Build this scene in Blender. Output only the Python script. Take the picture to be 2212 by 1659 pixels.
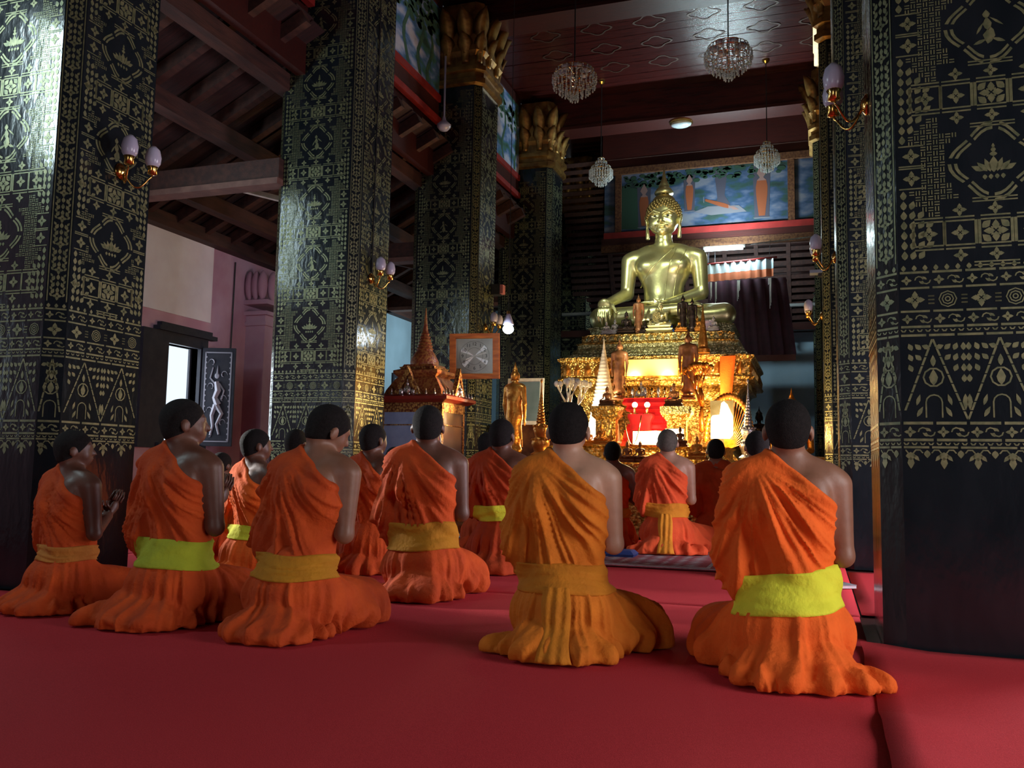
import bpy, bmesh, math, random
import numpy as np
from mathutils import Vector, Matrix, Euler
from mathutils.bvhtree import BVHTree
for _o in list(bpy.data.objects): bpy.data.objects.remove(_o)
SC = bpy.context.scene
COL = SC.collection
PI = math.pi

# ------------------------------------------------------------------ camera
cam_d = bpy.data.cameras.new('camera'); cam = bpy.data.objects.new('camera', cam_d); COL.objects.link(cam)
SC.camera = cam
cam_d.sensor_width = 36.0; cam_d.lens = 36.0 * 1900 / 2212; cam_d.clip_start = .05; cam_d.clip_end = 200
_p, _r, _y = math.radians(5.502), math.radians(1.031), math.radians(19.047)
_fw = Vector((-math.sin(_y) * math.cos(_p), math.cos(_y) * math.cos(_p), math.sin(_p)))
_rt = Vector((math.cos(_y), math.sin(_y), 0)); _up = _rt.cross(_fw)
_R = _rt * math.cos(_r) + _up * math.sin(_r); _U = _up * math.cos(_r) - _rt * math.sin(_r)
cam.matrix_world = Matrix(((_R.x, _U.x, -_fw.x, 0), (_R.y, _U.y, -_fw.y, 0), (_R.z, _U.z, -_fw.z, .72), (0, 0, 0, 1)))

# ------------------------------------------------------------------ world, lights, exposure
w = bpy.data.worlds.new('world'); SC.world = w; w.use_nodes = True
w.node_tree.nodes['Background'].inputs[0].default_value = (.75, .88, 1.0, 1)
w.node_tree.nodes['Background'].inputs[1].default_value = 1.35
SC.view_settings.view_transform = 'Standard'; SC.view_settings.look = 'None'
SC.view_settings.gamma = 1.0; SC.view_settings.use_curve_mapping = False
SC.view_settings.exposure = -0.12

def area(name, loc, aim, sx, sy, power, color):
    l = bpy.data.lights.new(name, 'AREA'); l.shape = 'RECTANGLE'; l.size = sx; l.size_y = sy
    l.energy = power; l.color = color
    o = bpy.data.objects.new(name, l); COL.objects.link(o); o.location = loc
    o.rotation_euler = (Vector(aim)).to_track_quat('-Z', 'Y').to_euler(); return o
def point(name, loc, power, color, r=.03):
    l = bpy.data.lights.new(name, 'POINT'); l.energy = power; l.color = color; l.shadow_soft_size = r
    o = bpy.data.objects.new(name, l); COL.objects.link(o); o.location = loc; return o
def spot(name, loc, aim, power, color, deg=80, blend=.6, r=.04):
    l = bpy.data.lights.new(name, 'SPOT'); l.energy = power; l.color = color; l.shadow_soft_size = r
    l.spot_size = math.radians(deg); l.spot_blend = blend
    o = bpy.data.objects.new(name, l); COL.objects.link(o); o.location = loc
    o.rotation_euler = (Vector(aim)).to_track_quat('-Z', 'Y').to_euler(); return o

DAY = (.80, .92, 1.0); WARM = (1.0, .62, .22); TUBE = (.72, .95, 1.0)
# daylight: the open doors behind the monks, windows of the left wall, doors of the right wall
area('door_light', (-1.9, -3.25, 1.5), (-.05, 1, .0), 1.9, 2.2, 30, (1.0, .93, .90))
for _i, (_yy, _pw) in enumerate([(2.12, 12), (5.4, 95), (8.85, 30), (11.3, 16), (14.8, 16)]):
    area('window_light', (-7.46, _yy, 1.5), (1, 0, -.05), 1.3, 1.35, _pw, DAY)
area('side_door_light', (2.72, 6.2, 1.25), (-1, 0, -.10), 1.3, 2.2, 190, (1.0, .88, .98))
area('side_door_light', (2.72, 2.2, 1.35), (-1, .12, -.14), 1.4, 2.2, 100, (1.0, .92, .90))
# warm lamps hidden among the altar pieces, plus spots added to gild the pillars
spot('altar_lamp_or_fill', (-2.28, 11.42, 1.98), (0, .8, .45), 22, WARM, 120)
spot('altar_lamp_or_fill', (-1.84, 11.42, 1.98), (0, .8, .45), 22, WARM, 120)
point('altar_lamp_or_fill', (-2.70, 10.85, 1.40), 75, (1, .78, .45))
point('altar_lamp_or_fill', (-1.02, 10.5, 1.2), 90, WARM)
point('altar_lamp_or_fill', (-1.75, 9.85, 1.22), 40, (1.0, .7, .3))
point('altar_lamp_or_fill', (-1.30, 11.3, 1.75), 40, WARM)
spot('altar_lamp_or_fill', (-2.75, 8.9, 1.45), (-1.32, -1.35, .12), 200, WARM, 66)  # added spot that puts the gold reflection on the second left pillar
spot('altar_lamp_or_fill', (-2.5, 9.2, .75), (-1.3, .9, .85), 34, WARM, 70)
spot('altar_lamp_or_fill', (-.35, 9.9, .95), (.12, 1, .30), 30, WARM, 100)
spot('altar_lamp_or_fill', (-1.3, 8.9, .9), (1, .55, .25), 40, WARM, 90)  # added spot that warms the edge of the third right pillar
# spots that light the great statue, two high and one added low in front
spot('statue_spot', (-.75, 9.9, 5.3), (-.40, 1, -.50), 250, (.86, 1.0, .74), 46, .9, .10)
spot('statue_spot', (-3.3, 10.0, 4.4), (.42, 1, -.34), 165, (.83, 1.0, .78), 50, .9, .10)
spot('statue_spot', (-2.0, 10.3, 1.9), (0, 1, .62), 150, (1.0, .98, .70), 60, .9, .08)  # low front spot added to brighten the statue's dark knees
# fluorescent tubes, and fills added for the rear walls
area('tube_or_fill', (-1.38, 14.62, 4.50), (.05, -.35, 1), .9, .14, 135, TUBE)
area('tube_or_fill', (-1.3, 14.82, 4.42), (.15, 1, -.15), .8, .10, 34, TUBE)
area('tube_or_fill', (-1.38, 14.55, 4.36), (.1, -1, -.3), .6, .06, 8, TUBE)
area('tube_or_fill', (-5.55, 2.55, 3.55), (.62, .9, -.42), .16, 1.0, 46, TUBE)
area('tube_or_fill', (-5.5, 14.2, 2.9), (-1, 0, -.25), .2, 1.2, 30, TUBE)  # added fill that brightens the rear stretch of the left wall
area('window_light', (2.6, 14.6, 1.9), (-1, .7, .05), .8, 1.2, 46, DAY)  # added daylight fill for the blue rear wall, no window there
area('tube_or_fill', (-5.9, 5.6, 3.3), (.7, .8, -.5), .12, 1.1, 12, TUBE)
spot('daylight_shaft', (-7.15, 5.05, 1.80), (4.0, -.32, -1.1), 1300, (1.0, .95, .90), 17, .5, .12)

# ------------------------------------------------------------------ naming
def tag(o, label=None, cat=None, group=None, kind=None):
    if label: o['label'] = label
    if cat: o['category'] = cat
    if group: o['group'] = group
    if kind: o['kind'] = kind
    return o
def thing(name, label, cat, loc=(0, 0, 0), rz=0.0, group=None):
    o = bpy.data.objects.new(name, None); COL.objects.link(o); o.empty_display_size = .1
    o.location = loc; o.rotation_euler = (0, 0, rz); return tag(o, label, cat, group)
def link(name, me, parent=None, mat=None, loc=None):
    o = bpy.data.objects.new(name, me); COL.objects.link(o)
    if parent: o.parent = parent
    if mat is not None:
        if len(me.materials) == 0: me.materials.append(mat)
        elif me.materials[0] != mat:
            o.material_slots[0].link = 'OBJECT'; o.material_slots[0].material = mat
    if loc is not None: o.location = loc
    return o
CHILD = {}
def copy_tree(o, parent=None):
    c = o.copy(); COL.objects.link(c)
    if parent: c.parent = parent
    for ch in list(o.children): copy_tree(ch, c)
    return c

# ------------------------------------------------------------------ materials
def mat(name, c1, rough=.5, metal=0.0, c2=None, scale=8.0, bump=0.0, bscale=None, coat=0.0, emit=None, estr=0.0,
        kind='noise', stretch=(1, 1, 1), detail=4.0, spec=None, trans=0.0, sheen=0.0, ramp=(.35, .65)):
    m = bpy.data.materials.new(name); m.use_nodes = True; nt = m.node_tree; N = nt.nodes; L = nt.links
    b = N['Principled BSDF']
    b.inputs['Base Color'].default_value = (*c1, 1); b.inputs['Roughness'].default_value = rough
    b.inputs['Metallic'].default_value = metal
    if coat: b.inputs['Coat Weight'].default_value = coat; b.inputs['Coat Roughness'].default_value = .08
    if spec is not None: b.inputs['Specular IOR Level'].default_value = spec
    if trans: b.inputs['Transmission Weight'].default_value = trans
    if sheen: b.inputs['Sheen Weight'].default_value = sheen
    if emit: b.inputs['Emission Color'].default_value = (*emit, 1); b.inputs['Emission Strength'].default_value = estr
    if c2 is not None or bump:
        tc = N.new('ShaderNodeTexCoord'); mp = N.new('ShaderNodeMapping'); mp.inputs['Scale'].default_value = stretch
        L.new(tc.outputs['Object'], mp.inputs['Vector'])
        def tex(sc):
            if kind == 'voronoi':
                t = N.new('ShaderNodeTexVoronoi'); t.inputs['Scale'].default_value = sc; L.new(mp.outputs[0], t.inputs['Vector']); return t.outputs['Distance']
            if kind == 'wave':
                t = N.new('ShaderNodeTexWave'); t.inputs['Scale'].default_value = sc; t.inputs['Distortion'].default_value = 6
                t.inputs['Detail'].default_value = 3; L.new(mp.outputs[0], t.inputs['Vector']); return t.outputs['Fac']
            t = N.new('ShaderNodeTexNoise'); t.inputs['Scale'].default_value = sc; t.inputs['Detail'].default_value = detail
            L.new(mp.outputs[0], t.inputs['Vector']); return t.outputs['Fac']
        if c2 is not None:
            r = N.new('ShaderNodeValToRGB'); r.color_ramp.elements[0].color = (*c1, 1); r.color_ramp.elements[1].color = (*c2, 1)
            r.color_ramp.elements[0].position = ramp[0]; r.color_ramp.elements[1].position = ramp[1]
            L.new(tex(scale), r.inputs[0]); L.new(r.outputs[0], b.inputs['Base Color'])
        if bump:
            bp = N.new('ShaderNodeBump'); bp.inputs['Strength'].default_value = min(1, bump); bp.inputs['Distance'].default_value = .01 * max(1, bump)
            L.new(tex(bscale or scale), bp.inputs['Height']); L.new(bp.outputs[0], b.inputs['Normal'])
    return m
M = {}
M['lacquer'] = mat('black_lacquer', (.006, .009, .012), .17, 0, (.010, .013, .017), 6, .35, 16, spec=.42, detail=3, stretch=(1, 1, .45))
M['stencil'] = mat('gold_stencil', (.21, .205, .105), .40, .45, (.11, .125, .065), 30, .2, 14)
M['carpet'] = mat('red_carpet', (.54, .040, .052), .95, 0, (.42, .028, .038), 260, .35, 420, spec=.15)
M['plaster_pink'] = mat('pink_plaster', (.62, .40, .50), .85, 0, (.48, .25, .34), 1.6, .15, 18, detail=6)
M['plaster_white'] = mat('white_plaster', (.80, .76, .82), .85, 0, (.72, .66, .72), 3, .1, 25)
M['plaster_blue'] = mat('blue_plaster', (.30, .42, .52), .85, 0, (.24, .34, .42), 2, .1, 25)
M['darkred_wood'] = mat('dark_red_wood', (.048, .009, .007), .42, 0, (.035, .008, .007), 3, .25, 26, stretch=(1, 9, 9), spec=.4)
M['ceil_wood'] = mat('varnished_ceiling_wood', (.055, .009, .008), .24, 0, (.028, .006, .006), 2.5, .35, 18, stretch=(1, 10, 10), spec=.5)
M['roof_wood'] = mat('brown_roof_wood', (.062, .020, .014), .7, 0, (.030, .010, .008), 3, .3, 20, stretch=(6, 1, 6))
M['roof_board'] = mat('dark_roof_board', (.035, .010, .009), .8, 0, (.018, .006, .006), 4, .5, 9, stretch=(1, 9, 1))
M['gold'] = mat('statue_gold', (.70, .64, .33), .34, .85, (.56, .50, .24), 5, .12, 40)
M['gold_lotus'] = mat('capital_gold', (.46, .27, .075), .42, .8, (.20, .095, .03), 7, .4, 18)
M['gold_orn'] = mat('carved_gold', (.80, .56, .18), .38, .75, (.34, .19, .04), 22, 1.6, 34, kind='voronoi')
M['gold_green'] = mat('carved_pale_gold', (.60, .56, .30), .40, .6, (.25, .24, .11), 26, 1.6, 40, kind='voronoi')
M['gold_warm'] = mat('orange_gold', (.80, .38, .08), .32, .85, (.50, .18, .03), 12, .5, 40)
M['bronze'] = mat('dark_bronze', (.05, .03, .025), .35, .7, (.02, .015, .015), 20, .1, 40)
M['wood_fig'] = mat('brown_statue_wood', (.30, .13, .05), .4, .3, (.16, .06, .03), 12, .1, 40)
M['silver'] = mat('silver', (.70, .66, .66), .25, .9, (.45, .40, .42), 30, .6, 60)
M['white'] = mat('white_paint', (.78, .76, .72), .5, 0, (.62, .60, .56), 14, .1, 40)
M['red'] = mat('red_lacquer', (.55, .015, .03), .3, 0, (.35, .01, .02), 8, .1, 30)
M['red_border'] = mat('red_border', (.26, .014, .012), .55, 0, (.18, .010, .008), 6, .2, 40)
M['blue_glass'] = mat('blue_glass', (.02, .10, .75), .15, 0, (.02, .22, .80), 6, spec=.7)
M['green_glass'] = mat('pale_green_glass', (.45, .55, .45), .15, 0, (.3, .4, .3), 6, spec=.7)
M['brass'] = mat('brass', (.75, .48, .16), .18, 1.0, (.55, .32, .08), 6)
M['frost'] = mat('frosted_glass', (.52, .50, .64), .25, 0, (.42, .40, .54), 5, trans=.2)
M['crystal'] = mat('crystal', (.82, .90, .95), .06, 0, (.6, .7, .75), 9, trans=.35, spec=.8)
M['clock_wood'] = mat('orange_clock_wood', (.62, .17, .035), .35, 0, (.40, .09, .02), 5, .3, 30, stretch=(1, 1, 6))
M['black'] = mat('black_paint', (.01, .01, .012), .5, 0, (.02, .02, .022), 20)
M['dark_frame'] = mat('dark_window_wood', (.008, .009, .022), .7, 0, (.02, .018, .03), 9, .2, 30)
M['paper'] = mat('paper', (.75, .75, .76), .7, 0, (.6, .6, .63), 20)
M['glass_day'] = mat('blue_window_glass', (.35, .45, .7), .12, 0, (.2, .28, .5), 3, spec=.8)
M['tube'] = mat('lit_tube', (1, 1, 1), .5, emit=(.75, .95, 1.0), estr=9.0)
M['bulb'] = mat('lit_bulb', (1, 1, 1), .5, emit=(1, .86, .55), estr=14.0)
M['bulb_cool'] = mat('lit_cool_bulb', (1, 1, 1), .5, emit=(.75, .9, 1.0), estr=9.0)
M['glow_face'] = mat('altar_glow', (1, 1, 1), .5, emit=(1, .80, .42), estr=9.0)  # emission of the panels that stand for the altar's white glows
# ------------------------------------------------------------------ mesh builder
class MB:
    def __init__(s): s.v = []; s.f = []
    def add(s, vs, fs):
        n = len(s.v); s.v += [tuple(map(float, p)) for p in vs]; s.f += [tuple(n + i for i in f) for f in fs]; return s
    def box(s, a, b, M4=None):
        x0, y0, z0 = a; x1, y1, z1 = b
        vs = [(x0,y0,z0),(x1,y0,z0),(x1,y1,z0),(x0,y1,z0),(x0,y0,z1),(x1,y0,z1),(x1,y1,z1),(x0,y1,z1)]
        if M4 is not None: vs = [tuple(M4 @ Vector(p)) for p in vs]
        return s.add(vs, [(0,3,2,1),(4,5,6,7),(0,1,5,4),(1,2,6,5),(2,3,7,6),(3,0,4,7)])
    def beam(s, p, q, wx, wz):
        p, q = Vector(p), Vector(q); d = (q - p); L = d.length; d.normalize()
        up = Vector((0, 0, 1)) if abs(d.z) < .95 else Vector((1, 0, 0)); r = d.cross(up).normalized(); u = r.cross(d)
        vs = [tuple(c + r * sx * wx / 2 + u * sz * wz / 2) for c in (p, q) for sx, sz in ((-1,-1),(1,-1),(1,1),(-1,1))]
        return s.add(vs, [(0,1,2,3),(7,6,5,4),(0,4,5,1),(1,5,6,2),(2,6,7,3),(3,7,4,0)])
    def loft(s, rings, cap=True, closed=True):
        n = len(rings[0]); vs = [p for r in rings for p in r]; fs = []
        for i in range(len(rings) - 1):
            for j in range(n if closed else n - 1):
                k = (j + 1) % n; fs.append((i*n+j, i*n+k, (i+1)*n+k, (i+1)*n+j))
        if cap: fs.append(tuple(reversed(range(n)))); fs.append(tuple((len(rings)-1)*n + j for j in range(n)))
        return s.add(vs, fs)
    def lathe(s, prof, n=16, c=(0, 0, 0)):
        rings = [[(c[0] + r*math.cos(2*PI*j/n), c[1] + r*math.sin(2*PI*j/n), c[2] + z) for j in range(n)] for r, z in prof]
        return s.loft(rings)
    def tube(s, pts, r, n=8):
        pts = [Vector(p) for p in pts]; rings = []
        for i, p in enumerate(pts):
            d = (pts[min(i+1, len(pts)-1)] - pts[max(i-1, 0)]).normalized()
            up = Vector((0, 0, 1)) if abs(d.z) < .9 else Vector((1, 0, 0)); a = d.cross(up).normalized(); b = d.cross(a)
            rr = r[i] if isinstance(r, (list, tuple)) else r
            rings.append([tuple(p + (a*math.cos(2*PI*j/n) + b*math.sin(2*PI*j/n)) * rr) for j in range(n)])
        return s.loft(rings)
    def ball(s, c, r, n=8, m=6):
        r = (r, r, r) if not isinstance(r, (tuple, list)) else r
        rings = [[(c[0] + r[0]*math.sin(PI*i/m)*math.cos(2*PI*j/n), c[1] + r[1]*math.sin(PI*i/m)*math.sin(2*PI*j/n), c[2] - r[2]*math.cos(PI*i/m)) for j in range(n)]
                 for i in [0.02] + list(range(1, m)) + [m - .02]]
        return s.loft(rings)
    def build(s, name, mt, parent=None, smooth=False, loc=None):
        me = bpy.data.meshes.new(name); me.from_pydata(s.v, [], s.f)
        if smooth: me.polygons.foreach_set('use_smooth', [True] * len(me.polygons))
        if smooth == 'auto':
            try: me.set_sharp_from_angle(angle=math.radians(40))
            except Exception: pass
        me.update(); return link(name, me, parent, mt, loc)
def rect_rings(prof, ch=0.0):
    """profile of (half width, half depth, z) -> rings with stepped (redented) corners"""
    rings = []
    for hw, hd, z in prof:
        if ch:
            c = ch
            pts = [(-hw+c*2,-hd),(hw-c*2,-hd),(hw-c*2,-hd+c),(hw-c,-hd+c),(hw-c,-hd+2*c),(hw,-hd+2*c),(hw,hd-2*c),(hw-c,hd-2*c),(hw-c,hd-c),(hw-2*c,hd-c),(hw-2*c,hd),
                   (-hw+2*c,hd),(-hw+2*c,hd-c),(-hw+c,hd-c),(-hw+c,hd-2*c),(-hw,hd-2*c),(-hw,-hd+2*c),(-hw+c,-hd+2*c),(-hw+c,-hd+c),(-hw+2*c,-hd+c)]
        else: pts = [(-hw,-hd),(hw,-hd),(hw,hd),(-hw,hd)]
        rings.append([(x, y, z) for x, y in pts])
    return rings

# ------------------------------------------------------------------ value noise
_rng = np.random.default_rng(7); _T = _rng.random(8192)
def vnoise(P, seed=0):
    P = np.asarray(P, float); I = np.floor(P).astype(np.int64); F = P - I; F = F*F*(3 - 2*F)
    def h(dx, dy, dz): return _T[((I[:,0]+dx)*7349 + (I[:,1]+dy)*9151 + (I[:,2]+dz)*3571 + seed*1237) & 8191]
    x, y, z = F[:,0], F[:,1], F[:,2]
    a = h(0,0,0)*(1-x)+h(1,0,0)*x; b = h(0,1,0)*(1-x)+h(1,1,0)*x; c = h(0,0,1)*(1-x)+h(1,0,1)*x; d = h(0,1,1)*(1-x)+h(1,1,1)*x
    return (a*(1-y)+b*y)*(1-z) + (c*(1-y)+d*y)*z
def ridge(P, seed=0):
    n = vnoise(P, seed); return 1 - np.abs(2*n - 1)
def sstep(x, a, b):
    t = np.clip((x - a)/(b - a), 0, 1); return t*t*(3 - 2*t)

# ------------------------------------------------------------------ smooth signed-distance modelling
class SDF:
    def __init__(s, lo, hi, h):
        s.lo = np.array(lo, float); s.h = h; s.n = np.ceil((np.array(hi) - s.lo)/h).astype(int) + 1
        s.ax = [s.lo[i] + h*np.arange(s.n[i]) for i in range(3)]
        s.D = np.full(tuple(s.n), 9.0, np.float32)
    def _put(s, fn, lo, hi, k, cut=False):
        sl = []
        for i in range(3):
            a = int(max(0, math.floor((lo[i] - k*1.2 - s.lo[i])/s.h))); b = int(min(s.n[i], math.ceil((hi[i] + k*1.2 - s.lo[i])/s.h) + 1))
            if b <= a: return
            sl.append(slice(a, b))
        X, Y, Z = np.meshgrid(s.ax[0][sl[0]], s.ax[1][sl[1]], s.ax[2][sl[2]], indexing='ij', sparse=True)
        d = fn(X, Y, Z); A = s.D[tuple(sl)]
        if cut:
            k = max(k, 1e-4); t = np.clip(.5 - .5*(A + d)/k, 0, 1); s.D[tuple(sl)] = A*(1-t) - d*t + k*t*(1-t)
        else:
            k = max(k, 1e-4); t = np.clip(.5 + .5*(A - d)/k, 0, 1); s.D[tuple(sl)] = A*(1-t) + d*t - k*t*(1-t)
    def cap(s, a, b, ra, rb, k=.03, cut=False):
        a, b = np.array(a, float), np.array(b, float); v = b - a; vv = float(v @ v) + 1e-9
        def fn(X, Y, Z):
            t = np.clip(((X-a[0])*v[0] + (Y-a[1])*v[1] + (Z-a[2])*v[2])/vv, 0, 1)
            return np.sqrt((X-a[0]-t*v[0])**2 + (Y-a[1]-t*v[1])**2 + (Z-a[2]-t*v[2])**2) - (ra + (rb-ra)*t)
        r = max(ra, rb); s._put(fn, np.minimum(a, b) - r, np.maximum(a, b) + r, k, cut); return s
    def ell(s, c, r, k=.03, rot=None, cut=False):
        c = np.array(c, float); R = np.array(Euler(rot).to_matrix()).T if rot else None; mr = max(r)
        def fn(X, Y, Z):
            x, y, z = X-c[0], Y-c[1], Z-c[2]
            if R is not None: x, y, z = R[0,0]*x+R[0,1]*y+R[0,2]*z, R[1,0]*x+R[1,1]*y+R[1,2]*z, R[2,0]*x+R[2,1]*y+R[2,2]*z
            k0 = np.sqrt((x/r[0])**2 + (y/r[1])**2 + (z/r[2])**2) + 1e-6
            k1 = np.sqrt((x/r[0]**2)**2 + (y/r[1]**2)**2 + (z/r[2]**2)**2) + 1e-6
            return k0*(k0-1)/k1
        e = np.array([mr]*3) if rot else np.array(r); s._put(fn, c - e, c + e, k, cut); return s
    def plane(s, p, n, k=.004):
        """keep the side where (x-p).n < 0"""
        n = np.array(n, float); n /= np.linalg.norm(n)
        X, Y, Z = np.meshgrid(*s.ax, indexing='ij', sparse=True); d = (X-p[0])*n[0] + (Y-p[1])*n[1] + (Z-p[2])*n[2]
        t = np.clip(.5 + .5*(d - s.D)/k, 0, 1); s.D = (s.D*(1-t) + d*t + k*t*(1-t)).astype(np.float32); return s
    def arrays(s):
        D = s.D; S = D < 0; S[0] = S[-1] = False; S[:,0] = S[:,-1] = False; S[:,:,0] = S[:,:,-1] = False
        D = np.where(S, np.minimum(D, -1e-6), np.maximum(D, 1e-6))
        c = np.zeros(tuple(s.n - 1), np.int8)
        for i in (0, 1):
            for j in (0, 1):
                for k in (0, 1): c += S[i:s.n[0]-1+i, j:s.n[1]-1+j, k:s.n[2]-1+k]
        act = np.argwhere((c > 0) & (c < 8)); acc = np.zeros((len(act), 3)); cnt = np.zeros(len(act))
        for a in range(3):
            o1, o2 = [q for q in range(3) if q != a]
            for i in (0, 1):
                for j in (0, 1):
                    P = act.copy(); P[:,o1] += i; P[:,o2] += j; Q = P.copy(); Q[:,a] += 1
                    d0 = D[P[:,0],P[:,1],P[:,2]]; d1 = D[Q[:,0],Q[:,1],Q[:,2]]; m = (d0 < 0) != (d1 < 0)
                    t = d0[m]/(d0[m]-d1[m]); pt = P[m].astype(float); pt[:,a] += t; acc[m] += pt; cnt[m] += 1
        V = acc/cnt[:,None]*s.h + s.lo
        idx = np.full(tuple(s.n - 1), -1, np.int64); idx[act[:,0],act[:,1],act[:,2]] = np.arange(len(act)); Fs = []
        for a in range(3):
            o1, o2 = (a+1) % 3, (a+2) % 3
            A = [slice(None)]*3; B = [slice(None)]*3; A[a] = slice(0, -1); B[a] = slice(1, None)
            S0, S1 = S[tuple(A)], S[tuple(B)]; E = np.argwhere(S0 != S1)
            E = E[(E[:,o1] > 0) & (E[:,o2] > 0) & (E[:,o1] < s.n[o1]-1) & (E[:,o2] < s.n[o2]-1)]
            fl = S0[E[:,0],E[:,1],E[:,2]]
            def g(d1, d2):
                P = E.copy(); P[:,o1] += d1; P[:,o2] += d2; return idx[P[:,0],P[:,1],P[:,2]]
            q = np.stack([g(-1,-1), g(0,-1), g(0,0), g(-1,0)], 1); q[~fl] = q[~fl][:,::-1]; Fs.append(q)
        return V, np.concatenate(Fs)
def np_mesh(name, V, F):
    me = bpy.data.meshes.new(name); me.vertices.add(len(V)); me.vertices.foreach_set('co', np.ascontiguousarray(V, np.float32).ravel())
    me.loops.add(F.size); me.loops.foreach_set('vertex_index', F.ravel().astype(np.int32))
    me.polygons.add(len(F)); me.polygons.foreach_set('loop_start', np.arange(0, F.size, 4, dtype=np.int32))
    me.update(calc_edges=True); me.polygons.foreach_set('use_smooth', [True]*len(F)); me.update(); return me
def vnormals(V, F):
    a, b, c, d = V[F[:,0]], V[F[:,1]], V[F[:,2]], V[F[:,3]]; n = np.cross(c - a, d - b); N = np.zeros_like(V)
    for i in range(4): np.add.at(N, F[:,i], n)
    return N/(np.linalg.norm(N, axis=1, keepdims=True) + 1e-9)
def relax(V, F, it=1, lam=.5):
    E = np.concatenate([F[:,[0,1]], F[:,[1,2]], F[:,[2,3]], F[:,[3,0]]]); n = len(V)
    for _ in range(it):
        A = np.zeros_like(V); np.add.at(A, E[:,0], V[E[:,1]]); np.add.at(A, E[:,1], V[E[:,0]])
        C = np.bincount(E[:,0], minlength=n) + np.bincount(E[:,1], minlength=n); V = V*(1-lam) + A/np.maximum(C, 1)[:,None]*lam
    return V
# ------------------------------------------------------------------ the room
def data_only(o):
    me = o.data; bpy.data.objects.remove(o); return me
def struct(name, mb, mt, parent=None, smooth=False):
    o = mb.build(name, mt, parent, smooth)
    if parent is None: o['kind'] = 'structure'
    return o
fl = struct('floor', MB().box((-7.8, -3.6, -.2), (3.6, 17.2, -.012)), M['darkred_wood'])

# carpet runners: sheets with a slightly wavy thickness, the right one laps up along the seam
def carpet(label, x0, x1, y0, y1, lap=None, seed=0, dz=0.0):
    nx, ny = max(2, int((x1-x0)/.08)), max(2, int((y1-y0)/.08)); xs = np.linspace(x0, x1, nx); ys = np.linspace(y0, y1, ny)
    X, Y = np.meshgrid(xs, ys, indexing='ij'); P = np.stack([X.ravel()*1.3, Y.ravel()*1.3, X.ravel()*0], 1)
    Z = (vnoise(P, seed)*.006 + dz).reshape(X.shape)
    XX = X.copy()
    if lap == 'lo':
        e = sstep(X, x0 + .30, x0); Z += e*(.004 + .022*sstep(ridge(np.stack([Y.ravel()*1.9, Y.ravel()*0, Y.ravel()*0], 1), 5).reshape(X.shape), .35, .95))
        XX += e*(vnoise(np.stack([Y.ravel()*3.1, Y.ravel()*0, Y.ravel()*0], 1), 9).reshape(X.shape) - .5)*.03
    v = [(a, b, c) for a, b, c in zip(XX.ravel(), Y.ravel(), Z.ravel())]; f = []
    for i in range(nx-1):
        for j in range(ny-1): f.append((i*ny+j, (i+1)*ny+j, (i+1)*ny+j+1, i*ny+j+1))
    n = len(v); v += [(a, b, c - .007) for a, b, c in v]; f += [tuple(n + q for q in reversed(g)) for g in f]
    rim = [i*ny for i in range(nx)] + [(nx-1)*ny + j for j in range(1, ny)] + [i*ny + ny-1 for i in range(nx-2, -1, -1)] + [j for j in range(ny-2, 0, -1)]
    for a, b in zip(rim, rim[1:] + rim[:1]): f.append((b, a, n+a, n+b))
    o = MB().add(v, f).build('carpet', M['carpet'], None, True)
    return tag(o, label, 'carpet', None)
carpet('wide red carpet under the kneeling monks, left of the long seam', -4.0, .200, -3.3, 4.88, None, 1)
carpet('red carpet strip with a rumpled lapping edge, in front of the nearest right pillar', .175, 2.45, -3.3, 4.03, 'lo', 2, .003)
carpet('red carpet of the rear nave, beyond the cross seam', -4.0, .205, 4.895, 9.2, None, 3, .001)
carpet('red carpet of the left aisle, under the open window', -7.05, -5.1, -3.3, 10.0, None, 6)
for _k, (_a, _b) in enumerate(((1.3, 3.75), (4.65, 7.12), (8.05, 10.2))):
    carpet('red carpet piece between the left pillars, %s' % ('nearest the camera', 'below the open window', 'towards the altar')[_k], -5.1, -4.0, _a, _b, None, 7+_k)
carpet('narrow red carpet strip between the two nearest right pillars', .215, 2.45, 4.98, 7.1, None, 4, .001)

# the patterned rug: flat woven pattern built as inlaid strips and lozenges on a cloth
rug = thing('patterned_rug', 'pale patterned rug with pink and grey motifs under the monks near the altar', 'rug', (-1.95, 7.42, .012))
RW, RD = 1.30, .86
MB().box((-RW, -RD, 0), (RW, RD, .008)).build('rug_cloth', mat('rug_ground', (.42, .10, .13), .95, 0, (.30, .06, .09), 40, .4, 300), rug)
mb = MB(); R_ = random.Random(4)
for k, (a, b) in enumerate(((.0, .05), (.09, .12))):
    for sx0, sx1, sy0, sy1 in ((-RW+a, RW-a, -RD+a, -RD+b), (-RW+a, RW-a, RD-b, RD-a), (-RW+a, -RW+b, -RD+b, RD-b), (RW-b, RW-a, -RD+b, RD-b)):
        mb.box((sx0, sy0, .008), (sx1, sy1, .0095))
for i in range(22):
    for j in range(15):
        x, y = -RW+.2+i*.108, -RD+.19+j*.096
        if x > RW-.16 or y > RD-.15: continue
        a = .028 + .018*((i*7+j*3) % 3); b = .02+.013*((i+j) % 3)
        mb.add([(x-a, y, .0095), (x, y-b, .0095), (x+a, y, .0095), (x, y+b, .0095)], [(0, 1, 2, 3)])
mb.build('woven_motifs', mat('rug_pattern', (.62, .56, .58), .95, 0, (.40, .36, .42), 20, .3, 300), rug)

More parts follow.
